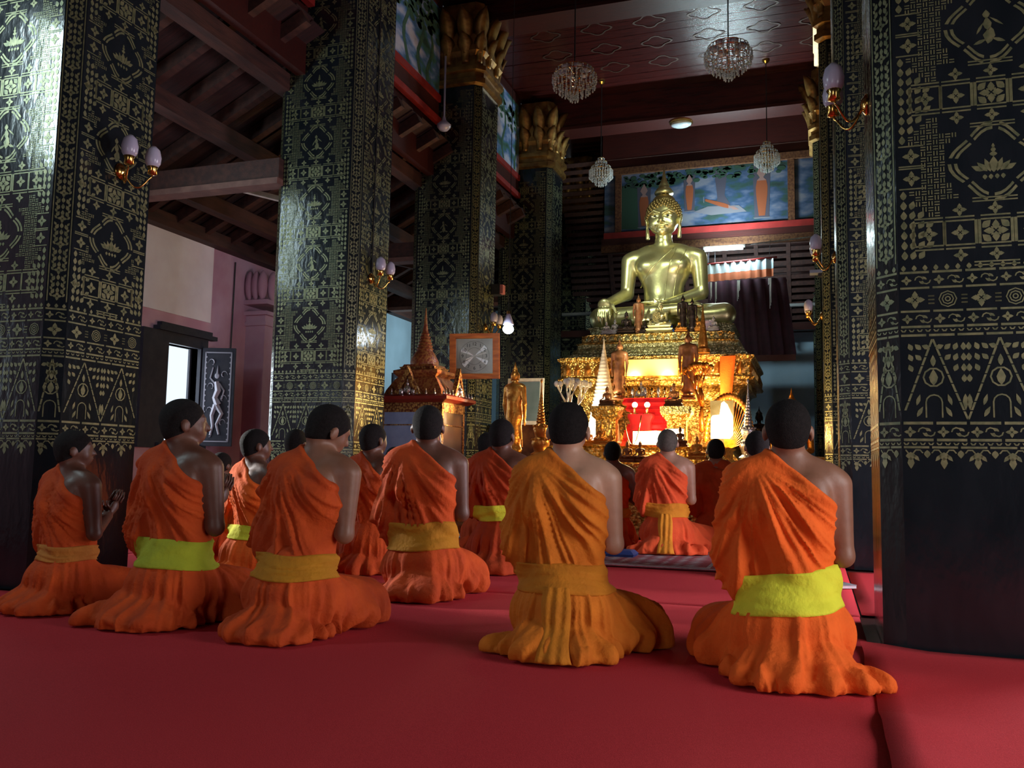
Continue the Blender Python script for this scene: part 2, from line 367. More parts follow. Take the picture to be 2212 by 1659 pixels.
# ---- walls
def wall_with_holes(name, mt, X0, X1, ya, yb, za, zb, holes):
    """box wall in the YZ plane with rectangular openings (y0,y1,z0,z1)"""
    mb = MB(); y = ya
    for (h0, h1, g0, g1) in sorted(holes):
        mb.box((X0, y, za), (X1, h0, zb)); mb.box((X0, h0, za), (X1, h1, g0)); mb.box((X0, h0, g1), (X1, h1, zb)); y = h1
    mb.box((X0, y, za), (X1, yb, zb)); return struct(name, mb, mt)
WX = -7.2
WIN = [(1.69, 2.56, .95, 2.1), (4.96, 5.84, .95, 2.1), (8.36, 8.93, .95, 2.12), (10.67, 11.5, 1.0, 2.44), (14.24, 15.0, 1.0, 2.33)]
wl = wall_with_holes('wall_left', M['plaster_pink'], WX-.12, WX, -3.6, 17.2, -.05, 3.45, WIN)
struct('trim_1', MB().box((WX, 6.1, 2.48), (WX+.012, 9.13, 3.44)), M['plaster_white'])
tag(bpy.data.objects['trim_1'], 'white plaster field above the open window')
struct('trim_2', MB().box((WX, 11.7, .1), (WX+.012, 17.1, 3.44)), M['plaster_blue'])
wr = wall_with_holes('wall_right', mat('dark_plaster', (.16, .11, .10), .8), 2.5, 2.66, -3.6, 17.2, -.05, 3.9, [(1.5, 2.9, .05, 2.45), (5.55, 6.85, .05, 2.35)])
mb = MB(); mb.box((-7.6, -3.6, -.05), (-2.9, -3.35, 7.2)); mb.box((-.9, -3.6, -.05), (3.3, -3.35, 7.2)); mb.box((-2.9, -3.6, 2.6), (-.9, -3.35, 7.2))
struct('wall_front', mb, M['darkred_wood'])
struct('wall_rear', MB().box((-7.6, 17.0, -.05), (3.3, 17.2, 3.35)).box((-7.6, 17.0, 3.35), (-4.6, 17.2, 5.2)).box((.8, 17.0, 3.35), (3.3, 17.2, 5.2)), M['plaster_blue'])

def shutter(win, loc, rz, w_, h_):
    s = MB().box((0, -.02, 0), (w_, .02, h_)).build('shutter', M['dark_frame'], win, loc=loc); s.rotation_euler = (0, 0, rz)
    mb = MB()
    for a, b in ((.035, .05), (w_-.05, w_-.035)): mb.box((a, -.024, .05), (b, -.02, h_-.05))
    for a, b in ((.05, .065), (h_-.065, h_-.05)): mb.box((.035, -.024, a), (w_-.035, -.02, b))
    X0 = w_/2; q = h_/1.1                              # silver stencilled dancing figure among scrolls
    def T_(pts, r): mb.tube([(X0+x, -.025, z*q) for x, z in pts], r, 5)
    T_([(-.01, .72), (.015, .62), (-.02, .54), (.02, .46)], [.030, .040, .034, .045]); T_([(.0, .46), (.07, .36), (.01, .24), (.045, .13)], [.034, .026, .017, .012])
    T_([(-.01, .46), (-.05, .34), (-.035, .22), (-.06, .12)], [.032, .024, .016, .012]); T_([(-.03, .70), (-.09, .76), (-.06, .88)], [.014, .011, .008]); T_([(.02, .70), (.085, .62), (.06, .52)], [.014, .011, .008])
    mb.ball((X0-.008, -.025, .785*q), (.030, .006, .036)); T_([(-.008, .80), (-.004, .90)], [.018, .002])
    for k in range(7):
        z = .12 + k*.135; sg = 1 if k % 2 else -1; pts = []
        for t in range(13): a = t/12*1.5*PI; r = .045 - .0025*t; pts.append((sg*.075 + r*math.cos(a)*sg, z + r*1.2*math.sin(a)))
        T_(pts, [.002 + .005*math.sin(PI*v/12) for v in range(13)])
    for k in range(16):
        z = .08 + k*(h_-.16)/15.5
        for x in (.055, w_-.055): mb.add([(x-.01, -.0245, z), (x, -.0245, z-.014), (x+.01, -.0245, z), (x, -.0245, z+.014)], [(0, 1, 2, 3)])
    d = mb.build('stencil_figure', mat('silver_stencil', (.32, .30, .36), .5, .2), s); return s
for n, (a, b, c, d) in enumerate(WIN):
    wn = bpy.data.objects.new('window_%d' % (n+1), None); COL.objects.link(wn); wn.location = (WX, (a+b)/2, c); wn['kind'] = 'structure'
    ww, hh = (b-a)/2, d-c; mb = MB(); t = .13 if n == 2 else .07
    for bx in (((-.14, -ww-(.42 if n == 2 else t), -.06), (.05, -ww, hh+t)), ((-.14, ww, -.06), (.05, ww+t, hh+t)), ((-.14, -ww, hh), (.05, ww, hh+t))): mb.box(*bx)
    mb.build('window_frame', M['dark_frame'], wn)
    MB().box((-.16, -ww-t, -.10), (.09, ww+t, -.0)).build('window_sill', M['dark_frame'], wn)
    if n == 2:
        MB().box((-.02, -ww-.22, hh+t), (.10, ww+.24, hh+t+.05)).box((-.02, -ww-.16, hh+t+.05), (.07, ww+.18, hh+t+.10)).build('window_hood', M['dark_frame'], wn)
        MB().box((-.10, ww-.05, 0), (-.07, ww-.02, hh)).build('casement_bar', M['dark_frame'], wn)
        shutter(wn, (.06, ww+.03, -.02), math.radians(20), .40, hh+.04)
# pilaster with plaster lotus capital and its cable and socket board
pl = thing('wall_pilaster', 'pink plastered pilaster with lotus capital beside the open window', 'pilaster', (WX, 10.17, 0)); pl['kind'] = 'structure'
MB().box((0, -.30, 0), (.30, .30, 2.75)).build('shaft', M['plaster_pink'], pl)
mb = MB()
for z, e, h_ in ((2.56, .03, .05), (2.70, .05, .05), (2.84, .07, .06)): mb.box((-.0, -.30-e, z), (.30+e, .30+e, z+h_))
mb.build('moulding', M['plaster_pink'], pl, 'auto')
for k in range(3):
    for side in (0, 1):
        y, x = ((-.2+.2*k, .33) if side else (-.33, .06+.1*k))
        MB().ball((x, y, 3.10), (.07 if side else .06, .09 if side else .07, .2), 10, 8).build('lotus_petal', M['plaster_pink'], pl, True)
sb = thing('socket_board', 'small dark switch board on the pink pilaster with a cable above', 'switch board', (WX+.02, 9.55, 1.38))
MB().box((-.02, -.09, -.13), (.02, .09, .13)).build('board', M['black'], sb)
MB().box((-.03, -.05, -.06), (-.02, .0, .0)).box((-.03, .02, .02), (-.02, .06, .08)).box((.02,-.05,-.07),(.035,.05,.06)).build('switch', mat('grey_switch', (.16, .14, .15), .5), sb)
MB().tube([(.0, 0, .13), (.0, -.01, .5), (.0, .0, 1.0), (.0, .01, 1.98)], .008, 6).build('cable', M['black'], sb)

# ---- nave ceiling: varnished planks across, cross beams at every pair of pillars
NX0, NX1, CZ = -4.68, .82, 6.95
cl = bpy.data.objects.new('ceiling', None); COL.objects.link(cl); cl.location = (0, 0, CZ); cl['kind'] = 'structure'
pm = MB().box((NX0, -.098, 0), (NX1, .098, .03)).build('plank', M['ceil_wood'], cl); pm.location = (0, 1.0, 0)
for k in range(1, 71):
    o = pm.copy(); COL.objects.link(o); o.location = (0, 1.0 + k*.205, R_.uniform(-.004, .004))
MB().box((NX0, -3.5, .03), (NX1, 17.1, .06)).build('ceiling_backing', M['darkred_wood'], cl)
# gold stencilled cloud medallions on the planks (flat print)
mb = MB()
for cx in (-3.6, -2.85, -2.1, -1.35, -.6, .1):
    for cy in [4.2 + .62*q for q in range(15)]:
        a0 = []
        for t in range(24):
            th = 2*PI*t/24; r = .16*(1 + .18*math.cos(4*th)); a0.append((cx + r*1.25*math.cos(th), cy + r*math.sin(th), -.006))
        a1 = [(cx + (p[0]-cx)*.86, cy + (p[1]-cy)*.86, -.006) for p in a0]
        mb.add(a0 + a1, [(j, (j+1) % 24, 24+(j+1) % 24, 24+j) for j in range(24)])
mb.build('stencil_medallions', mat('dull_gold_stencil', (.055, .025, .015), .5, .3), cl)['kind'] = 'stuff'
PY = [3.82, 7.2, 10.3, 13.6, 16.3]       # front faces of the left pillars
for n, y in enumerate([.4] + PY[:4]):
    b = thing('cross_beam', ['dark cross beam of the nave ceiling %s' % s for s in ('behind the camera', 'over the nearest pillars', 'over the second pillars', 'over the third pillars', 'in front of the painted gable')][n], 'beam', (0, y+.4, CZ)); b['kind'] = 'structure'
    zz = -.30 if n < 3 else (-.26 if n == 3 else -.50)
    MB().box((NX0, -.18, zz), (NX1, .18, 0)).build('beam_body', M['ceil_wood'], b)
    MB().box((NX0, -.22, zz-.05), (NX1, .22, zz)).build('beam_moulding', M['darkred_wood'], b)
# nave side walls above the aisle roofs, with painted frieze
def frieze(X, side, y0, y1, label, seed):
    f = thing('painted_frieze', label, 'painting', (X, (y0+y1)/2, 5.24)); L = (y1-y0)/2; s = 1 if side < 0 else -1; f['kind'] = 'structure'
    MB().box((-.03, -L, 0), (.03, L, .30)).build('lower_board', M['darkred_wood'], f)
    MB().box((0, -L, .27), (.06*s, L, .36) if s > 0 else (0, L, .36)).build('red_border', M['red_border'], f) if s > 0 else MB().box((-.06, -L, .27), (0, L, .36)).build('red_border', M['red_border'], f)
    (MB().box((0, -L, -.03), (.07, L, .05)) if s > 0 else MB().box((-.07, -L, -.03), (0, L, .05))).build('red_ledge', M['red_border'], f)
    MB().box((-.03, -L, .36), (.03, L, 1.55)).build('painted_panel', paint_mat(seed), f)
    MB().box((-.05, -L, 1.55), (.05, L, 1.68)).build('upper_board', M['darkred_wood'], f)
    mb = MB(); r = random.Random(seed)
    for k in range(5):      # painted tree trunks and leaf masses: flat paint on the panel
        y = -L + (k+.5)*2*L/5 + r.uniform(-.1, .1); x = (.032)*s; pts = [(x, y + .08*math.sin(t*1.1+k), .40+.14*t) for t in range(9)]
        mb.loft([[(x, p[1]-.045+.002*q, p[2]), (x, p[1]+.045-.002*q, p[2])] for q, p in enumerate(pts)], cap=False, closed=False)
        for q in range(26):
            cy, cz, rr = y + r.uniform(-.38, .38), r.uniform(1.0, 1.45), r.uniform(.04, .09)
            mb.add([(x+.001*s, cy + rr*math.cos(a), cz + rr*.6*math.sin(a)) for a in [i*PI/4 for i in range(8)]], [tuple(range(8))])
    mb.build('painted_trees', mat('painted_green', (.02, .07, .06), .7, 0, (.05, .12, .07), 14), f)
    return f
def paint_mat(seed, dim=1.0):
    m = bpy.data.materials.new('landscape_paint'); m.use_nodes = True; nt = m.node_tree; N = nt.nodes; L = nt.links; b = N['Principled BSDF']
    tc = N.new('ShaderNodeTexCoord'); mp = N.new('ShaderNodeMapping'); mp.inputs['Location'].default_value = (seed*3.1, seed*1.7, 0); mp.inputs['Scale'].default_value = (1, 1, 2.2)
    L.new(tc.outputs['Object'], mp.inputs[0]); n1 = N.new('ShaderNodeTexNoise'); n1.inputs['Scale'].default_value = 2.3; n1.inputs['Detail'].default_value = 7
    L.new(mp.outputs[0], n1.inputs['Vector']); r = N.new('ShaderNodeValToRGB'); el = r.color_ramp.elements
    el[0].position = .30; el[0].color = (.02, .06, .05, 1); el[1].position = .72; el[1].color = (.50, .52, .62, 1)
    for p, c in ((.40, (.04, .14, .12, 1)), (.47, (.05, .14, .33, 1)), (.55, (.22, .30, .52, 1)), (.62, (.42, .44, .58, 1))):
        e = el.new(p); e.color = c
    for e in el: e.color = (e.color[0]*dim, e.color[1]*dim, e.color[2]*dim, 1)
    L.new(n1.outputs['Fac'], r.inputs[0]); L.new(r.outputs[0], b.inputs['Base Color']); b.inputs['Roughness'].default_value = .65; return m
nv = MB(); nv.box((-4.80, -3.4, 4.55), (-4.70, 17.1, 7.0)); struct('wall_nave_left', nv, M['darkred_wood'])
nv = MB(); nv.box((.84, -3.4, 4.6), (.95, 17.1, 7.0)); struct('wall_nave_right', nv, M['darkred_wood'])
frieze(-4.66, -1, 4.7, 7.15, 'painted landscape frieze between the first and second left pillars', 1)
frieze(-4.66, -1, 8.05, 10.25, 'painted landscape frieze between the second and third left pillars', 2)
frieze(-4.66, -1, 11.15, 13.55, 'painted landscape frieze between the third and fourth left pillars', 3)
frieze(.78, 1, 8.1, 10.25, 'painted landscape frieze between the second and third right pillars', 5)
frieze(.78, 1, 11.1, 13.5, 'painted landscape frieze between the third and fourth right pillars', 6)

# ---- left aisle roof: sloping boards, rafters along the slope, purlins along the nave
def zr(x): return 3.52 + .50*(x - WX)
ra = bpy.data.objects.new('ceiling_aisle', None); COL.objects.link(ra); ra['kind'] = 'structure'
mb = MB().box((0, 0, 0), (1, 1, 1)); 
e0, e1 = Vector((WX-.4, 0, zr(WX-.4)+.10)), Vector((-4.5, 0, zr(-4.5)+.10))
k = 0; bd = None
for i in range(74):
    y = -3.4 + i*.277
    m_ = MB().beam((e0.x, 0, e0.z), (e1.x, 0, e1.z), .296, .02) if bd is None else None
    if bd is None: bd = m_.build('roof_board', M['roof_board'], ra)
    else: o = bd.copy(); COL.objects.link(o); bd2 = o
    (bd if i == 0 else bd2).location = (0, y, (i % 2)*.022)
rf = MB().beam((WX-.3, 0, zr(WX-.3)), (-4.45, 0, zr(-4.45)), .085, .13).build('rafter', M['roof_wood'], ra); rf.location = (0, -3.2, 0)
for i in range(1, 41):
    o = rf.copy(); COL.objects.link(o); o.location = (0, -3.2 + i*.50, 0)
for x in (-6.55, -5.75, -4.95):
    MB().box((x-.08, -3.4, zr(x)-.24), (x+.08, 17.0, zr(x)-.07)).build('purlin', M['roof_wood'], ra)
MB().box((WX-.1, -3.4, 3.44), (WX+.16, 17.0, 3.60)).build('wall_plate', M['roof_wood'], ra)
for n, y in enumerate((3.9, 7.12, 10.4, 13.7)):
    MB().box((WX, y, 3.50), (-4.9, y+.14, 3.70)).build('tie_beam', M['roof_wood'], ra)
    MB().box((WX, y-.02, 3.44), (-4.9, y+.16, 3.50)).build('tie_beam_cap', mat('worn_pale_wood', (.18, .09, .07), .7, 0, (.12, .055, .045), 8), ra)
    MB().beam((-5.75, y+.35, 3.60), (-5.1, y+1.1, 3.52), .05, .05).build('strut', M['white'] if n == 1 else M['roof_wood'], ra)
rr = struct('ceiling_aisle_right', MB().beam((.6, 7, 4.9), (3.6, 7, 3.3), 21, .08), M['roof_board'])
# eaves over the rear apse, timber louvres and boards behind the altar
ap = bpy.data.objects.new('ceiling_apse', None); COL.objects.link(ap); ap['kind'] = 'structure'
lv = None
for i in range(26):
    z = 3.38 + i*.115
    o = MB().box((-4.4, 0, 0), (.9, .05, .075)).build('louvre_slat', M['roof_wood'], ap) if lv is None else lv.copy()
    if lv is None: lv = o
    else: COL.objects.link(o)
    o.location = (0, 16.6 - i*.055, z); o.rotation_euler = (math.radians(24), 0, 0)
for x in (-3.6, -2.9, -2.2, -1.5, -.95, -.4, .15): MB().beam((x, 16.72, 3.2), (x, 15.75, 5.2), .07, .07).build('louvre_post', M['roof_wood'], ap)
MB().box((-4.6, 16.75, 3.3), (.9, 16.8, 7)).build('back_board', M['darkred_wood'], ap)
ab = thing('altar_beam', 'long dark timber beam below the roof slats behind the altar', 'beam', (-1.8, 15.9, 3.62)); ab['kind'] = 'structure'
MB().box((-2.7, -.05, 0), (2.4, .05, .05)).build('beam_body', mat('grey_bar', (.2, .2, .2), .5), ab)
MB().box((-2.7, -.08, -.42), (2.4, .08, -.30)).build('lower_bar', M['darkred_wood'], ab)

# ---- pillars
W_, D_, CH, PH = .93, .76, .085, 5.72
def lf(a, cx, cz, w_, h_, ang=0.0):
    """leaf / drop polygon"""
    pts = [(0, -h_/2), (w_*.35, -h_*.28), (w_*.5, 0), (w_*.28, h_*.26), (0, h_/2), (-w_*.28, h_*.26), (-w_*.5, 0), (-w_*.35, -h_*.28)]
    c, s = math.cos(ang), math.sin(ang); a.append([(cx + x*c - z*s, cz + x*s + z*c) for x, z in pts])
def rc(a, x0, z0, x1, z1): a.append([(x0, z0), (x1, z0), (x1, z1), (x0, z1)])
def flower(a, cx, cz, r):
    for k in range(4): 
        t = k*PI/2; lf(a, cx + .55*r*math.cos(t), cz + .55*r*math.sin(t), r*.62, r*.95, t - PI/2)
    for k in range(4):
        t = k*PI/2 + PI/4; lf(a, cx + .42*r*math.cos(t), cz + .42*r*math.sin(t), r*.22, r*.3, t - PI/2)
def dashes(a, x0, x1, z, h_, n):
    L = (x1-x0)/n
    for i in range(n): rc(a, x0 + i*L + L*.05, z, x0 + (i+1)*L - L*.05, z + h_)
def arcseg(a, cx, cz, r, r2, t0, t1, n=5):
    for i in range(n):
        u, v = t0 + (t1-t0)*i/n, t0 + (t1-t0)*(i+1)/n
        a.append([(cx + r*math.cos(u), cz + r*math.sin(u)), (cx + r*math.cos(v), cz + r*math.sin(v)), (cx + r2*math.cos(v), cz + r2*math.sin(v)), (cx + r2*math.cos(u), cz + r2*math.sin(u))])
def scroll(a, x0, x1, z0, z1, n):
    h_ = z1 - z0; L = (x1-x0)/n
    for i in range(n):
        cx, cz = x0 + (i+.5)*L, (z0+z1)/2
        if i % 2 == 0: flower(a, cx, cz, h_*.46)
        else:
            arcseg(a, cx - L*.22, cz, h_*.42, h_*.30, .2, PI, 4); arcseg(a, cx + L*.22, cz, h_*.42, h_*.30, PI+.2, 2*PI, 4)
            lf(a, cx - L*.1, cz - h_*.22, h_*.22, h_*.5, .9); lf(a, cx + L*.12, cz + h_*.2, h_*.22, h_*.5, .9)
def quatre(a, cx, cz, r, t, n=40, gap=True):
    for i in range(n):
        if gap and i % 5 == 4: continue
        p = []
        for th, rr in ((2*PI*i/n, r), (2*PI*(i+1)/n, r), (2*PI*(i+1)/n, r-t), (2*PI*i/n, r-t)):
            q = rr*(1 + .10*math.cos(4*th)); p.append((cx + q*math.cos(th), cz + q*math.sin(th)*1.0))
        a.append(p)
def lotus(a, cx, cz, s):
    lf(a, cx, cz, .34*s, .62*s)
    for k, (dx, an) in enumerate(((.20, .35), (.38, .75), (.54, 1.1))):
        for sg in (-1, 1): lf(a, cx + sg*dx*s, cz - .02*s - .05*k*s, .20*s, (.55-.05*k)*s, -sg*an)
    for dz, w_ in ((.40, .26), (.56, .18), (.70, .11)): lf(a, cx, cz + dz*s, w_*s, .2*s)
    for dx in (-.3, -.1, .1, .3): lf(a, cx + dx*s, cz - .46*s, .16*s, .2*s, PI)
def deva(a, cx, cz, s):
    lf(a, cx - .08*s, cz + .55*s, .26*s, .34*s); lf(a, cx - .05*s, cz + .18*s, .30*s, .55*s, .1); lf(a, cx, cz - .28*s, .66*s, .42*s, 1.4)
    lf(a, cx + .25*s, cz + .25*s, .09*s, .6*s, .9); lf(a, cx - .3*s, cz + .02*s, .1*s, .5*s, -.5); lf(a, cx + .3*s, cz - .48*s, .14*s, .5*s, 1.2); lf(a, cx - .3*s, cz - .5*s, .14*s, .5*s, -1.2)
def field(a, w_, z0, z1):
    per = .60; cxs = w_/2; k = 0; z = z0 + .42
    while z < z1 + .3:
        def ok(q): return z0 + .02 < q < z1 - .02
        if z + .16 < z1:
            quatre(a, cxs, z, .160, .013); quatre(a, cxs, z, .138, .012)
            (lotus if k % 2 == 0 else deva)(a, cxs, z - .015, .115)
        zz = z - .30                                   # square panels between the medallions
        if zz + .1 < z1:
            for sx in (-.255, -.135, 0, .135, .255):
                if abs(sx) < .2 or True:
                    h2 = .052
                    (flower)(a, cxs + sx, zz, .034 if sx else .046)
                    if sx == 0:
                        for dx in (-1, 1):
                            for dz in (-1, 1): lf(a, cxs + dx*.035, zz + dz*.03, .03, .045, dx*dz*.8)
                    for e in (-1, 1):
                        for g in (0, .016): rc(a, cxs + sx - .056, zz + e*(h2 + g) - .0035, cxs + sx + .056, zz + e*(h2 + g) + .0035)
                        for g in (0, .014): rc(a, cxs + sx + e*(.058 + g*.4) - .003, zz - h2, cxs + sx + e*(.058 + g*.4) + .003, zz + h2)
            for sx in (-.135, 0, .135):
                for e in (-1, 1): flower(a, cxs + sx, zz + e*.098, .028)
            for e in (-1, 1):
                for g in (0, .014): rc(a, cxs - .085, zz + e*(.13 + g) - .003, cxs + .085, zz + e*(.13 + g) + .003)
        g_ = .0245                                     # woven bricks fill the ground between the figures
        for i in range(int(w_/g_)):
            for j in range(int(per/g_)+1):
                x, q = (i+.5)*g_ + (w_ - int(w_/g_)*g_)/2, z - per/2 + (j+.5)*g_; dx, dz, ez = abs(x-cxs), abs(q-z), abs(abs(q-z) - per/2)
                if not ok(q) or not ok(q-.01): continue
                if math.hypot(dx, dz) < .192: continue
                if (dx < .20 and ez < .155) or ez < .078: continue
                if (w_/2 - dx)/.185 + ez/.245 < 1: continue
                if dx > w_/2 - .10 and dz < .10: continue
                if (i + j) % 2: rc(a, x-.010, q-.009, x+.010, q-.004); rc(a, x-.010, q+.003, x+.010, q+.008)
                else: rc(a, x-.009, q-.010, x-.004, q+.010); rc(a, x+.003, q-.010, x+.008, q+.010)
        for sg in (-1, 1):                             # half lozenges of flame leaves on both edges
            ex = cxs + sg*(w_/2 - .012)
            for i in range(-4, 5):
                q = z - .30 + i*.044; n = 4 - abs(i)
                if not ok(q): continue
                for j in range(n + 1):
                    x = ex - sg*(j*.034 + .016)
                    if i == 0 and j > 2: continue
                    if j == 0 or abs(i) > 1 or True: lf(a, x, q, .027, .040, sg*.3*j)
            for j in range(2):
                q = z + (j-.5)*.10
                if ok(q): flower(a, ex - sg*.05, q, .034)
                for g in (-.045, .045):
                    if ok(q+g): rc(a, min(ex, ex - sg*.10), q + g - .003, max(ex, ex - sg*.10), q + g + .003)
        z += per; k += 1
def band_set(a, w_, n):
    L = w_/n
    for i in range(n*2):                               # hanging fringe
        cx = (i+.5)*L/2
        if i % 2 == 0:
            lf(a, cx, .775, .028, .05, PI); lf(a, cx, .803, .040, .035, PI)
            for e in (-1, 1): lf(a, cx + e*.022, .796, .016, .035, PI + e*.7); arcseg(a, cx + e*.028, .812, .022, .016, .2, PI-.2, 3)
        else: lf(a, cx, .812, .026, .034, PI)
    dashes(a, 0, w_, .836, .009, n+1)
    for i in range(n*4): arcseg(a, (i+.5)*L/4, .860, .012, .006, PI, 2*PI, 3)
    dashes(a, 0, w_, .866, .011, n)
    scroll(a, 0, w_, .880, .930, n*2)
    dashes(a, 0, w_, .936, .012, n)
    m = max(1, n//2); T = w_/m
    for i in range(m):                                 # tall triangles with an urn inside
        x0, x1, xc = i*T, (i+1)*T, (i+.5)*T
        for sg in (-1, 1):
            for q in range(9):
                t0, t1 = (q+.06)/9, (q+.94)/9; xa = xc + sg*T/2*(1-t0); xb = xc + sg*T/2*(1-t1); za, zb = .955 + .345*t0, .955 + .345*t1
                a.append([(xa-.0045, za), (xa+.0045, za), (xb+.0045, zb), (xb-.0045, zb)])
        lf(a, xc, 1.135, .035, .07); lf(a, xc, 1.205, .022, .05); arcseg(a, xc, 1.135, .042, .035, 0, 2*PI, 10); arcseg(a, xc, 1.03, .034, .028, 0, PI, 6)
        for sg in (-1, 1):
            rc(a, min(xc + sg*.034, xc + sg*.028), .965, max(xc + sg*.034, xc + sg*.028), 1.03); lf(a, xc + sg*.055, .99, .018, .05, sg*.5); lf(a, xc + sg*.06, 1.04, .016, .05, sg*.3)
        for xe, s0 in ((x0, 1), (x1, -1)):
            for q in range(4):
                ww = (q+1)*.017
                for r_ in range(-q, q+1):
                    x = xe + s0*abs(r_)*.030
                    if 0 < x < w_ and (r_*s0 >= 0): lf(a, x + s0*.010, 1.13 + q*.045, .022, .034, r_*.4)
            lf(a, xe + s0*.008, 1.03, .022, .07, PI)
    dashes(a, 0, w_, 1.310, .010, n+1)
    for i in range(n*4): arcseg(a, (i+.5)*L/4, 1.340, .012, .006, PI, 2*PI, 3)
    dashes(a, 0, w_, 1.347, .010, n)
    scroll(a, 0, w_, 1.362, 1.408, n*2)
    dashes(a, 0, w_, 1.414, .009, n)
    for i in range(n):
        cx = (i+.5)*L
        if i % 2 == 0: flower(a, cx, 1.468, .038)
        else:
            for r_ in (.036, .024, .012): arcseg(a, cx, 1.468, r_, r_-.005, 0, 2*PI, 8)
        for e in (-.5, .5):
            for q in range(3): rc(a, cx + e*L - .012, 1.448 + q*.016, cx + e*L + .012, 1.454 + q*.016)
    dashes(a, 0, w_, 1.515, .009, n)
    scroll(a, 0, w_, 1.530, 1.575, n*2)
    dashes(a, 0, w_, 1.582, .010, n)
    for i in range(n*3): lf(a, (i+.5)*L/3, 1.606, .020, .026)
def strip(a, w_, z0, z1):
    for e in (.010, w_-.010): rc(a, e-.003, z0, e+.003, z1)
    z = z0 + .02; k = 0
    while z < z1 - .02:
        if k % 4 == 0: flower(a, w_/2, z + .012, .026)
        else:
            for x in (.3, .5, .7): lf(a, w_*x, z + (.008 if x == .5 else 0), .020, .034, (x-.5)*2)
        for x in (.22, .78): lf(a, w_*x, z + .018, .013, .024, (.5-x)*2)
        z += .038; k += 1
PF = {}
def face_polys(kind):
    a = []
    if kind == 'front': w_ = W_ - 2*CH; band_set(a, w_, 6); field(a, w_, 1.63, PH - .02)
    elif kind == 'side': w_ = D_ - 2*CH; band_set(a, w_, 4); field(a, w_, 1.63, PH - .02)
    else:
        w_ = CH*math.sqrt(2); band_set(a, w_, 1); strip(a, w_, 1.63, PH - .02)
    return [[(x, z) for x, z in p] for p in a if all(-.001 <= x <= w_ + .001 for x, z in p)]
oct_ = [(-W_/2+CH, 0), (W_/2-CH, 0), (W_/2, CH), (W_/2, D_-CH), (W_/2-CH, D_), (-W_/2+CH, D_), (-W_/2, D_-CH), (-W_/2, CH)]
FP = {k: face_polys(k) for k in ('front', 'side', 'chamfer')}
sv, sf = [], []
for i in range(8):
    p, q = Vector(oct_[i]), Vector(oct_[(i+1) % 8]); d = (q-p).normalized(); nrm = Vector((d.y, -d.x))*.0016
    for poly in FP['chamfer' if i % 2 else ('front' if i % 4 == 0 else 'side')]:
        n = len(sv); area_ = sum(poly[j][0]*poly[(j+1) % len(poly)][1] - poly[(j+1) % len(poly)][0]*poly[j][1] for j in range(len(poly)))
        pp = poly if area_ > 0 else poly[::-1]
        sv += [(p.x + d.x*x + nrm.x, p.y + d.y*x + nrm.y, z) for x, z in pp]; sf.append(tuple(range(n, n+len(pp))))
me_st = bpy.data.meshes.new('gold_stencil'); me_st.from_pydata(sv, [], sf); me_st.materials.append(M['stencil'])
mbp = MB(); e = .012
mbp.loft([[(x, y, z) for x, y in oct_] for z in (0, PH)])
me_sh = data_only(mbp.build('shaft', M['lacquer']))
# lotus capital: mouldings and separate petals
def capital_meshes():
    def ring(e, z): return [(x*(1+e/(W_/2)), D_/2 + (y-D_/2)*(1+e/(D_/2)), z) for x, y in oct_]
    m = MB(); m.loft([ring(.004, 0), ring(.05, .02), ring(.05, .09), ring(.02, .11), ring(.02, .17), ring(.06, .19), ring(.06, .25), ring(.01, .27), ring(.01, .40), ring(.05, .46), ring(.0, 1.14)])
    me1 = data_only(m.build('capital_moulding', M['gold_lotus']))
    n = 9; rings = []
    for i in range(n + 1):
        t = i/n; w2 = .115*math.sin(PI*min(1, .25 + .75*t)**.8)**.7 if t < 1 else .01; w2 = max(.02, (.070 + .055*sstep(np.array(t), .15, .7))*math.sqrt(max(0.02, 1 - max(0, (t-.62)/.38)**2)))
        out = .17*t**1.8; th = .034*(1 - .25*t)
        rings.append([(w2*c1, out*-1 - th*c2 + .05*abs(c1)**2, .62*t) for c1, c2 in ((-1, 0), (-.6, 1), (0, 1.5), (.6, 1), (1, 0), (.6, -.6), (0, -.8), (-.6, -.6))])
    me2 = data_only(MB().loft(rings).build('lotus_petal', M['gold_lotus'], None, True))
    return me1, me2
me_cap, me_pet = capital_meshes()
def pillar(x, y, label, rz=0.0, cap=True):
    t = thing('temple_pillar', label, 'pillar', (x, y, 0), rz, 'gold stencilled lacquer pillars'); t['kind'] = 'structure'
    link('shaft', me_sh, t); link('gold_stencil', me_st, t)
    if cap:
        link('capital_moulding', me_cap, t).location = (0, 0, PH)
        for row, (z, s, off) in enumerate(((.42, .82, 0), (.30, .55, .5))):
            for i in range(8):
                p, q = Vector(oct_[i]), Vector(oct_[(i+1) % 8]); d = (q-p).normalized(); ang = math.atan2(d.y, d.x)
                L = (q-p).length; n = 1 if i % 2 else (3 if L > .6 else 2)
                for k in range(n):
                    c = p + d*L*(k + .5)/n; nr = Vector((d.y, -d.x))*.02
                    o = link('lotus_petal', me_pet, t); o.location = (c.x + nr.x, c.y + nr.y, PH + z); o.rotation_euler = (0, 0, ang); o.scale = (s*(1.32 if n > 1 else 1.1)*(1.0 if row == 0 else 1.25), s*1.25, s*1.12)
    return t
ordn = ['nearest', 'second', 'third', 'fourth', 'rearmost']
LX = -4.07 - W_/2
for n, y in enumerate([.45] + PY):
    pillar(LX, y, 'black and gold stencilled pillar of the left row, %s' % (['beside the camera'] + ordn)[n])
for n, (x, y) in enumerate(((.264, 4.06), (.185, 7.3), (.105, 10.35), (.03, 13.6), (0, 16.3))):
    pillar(x + W_/2, y, 'black and gold stencilled pillar of the right row, %s' % ordn[n])
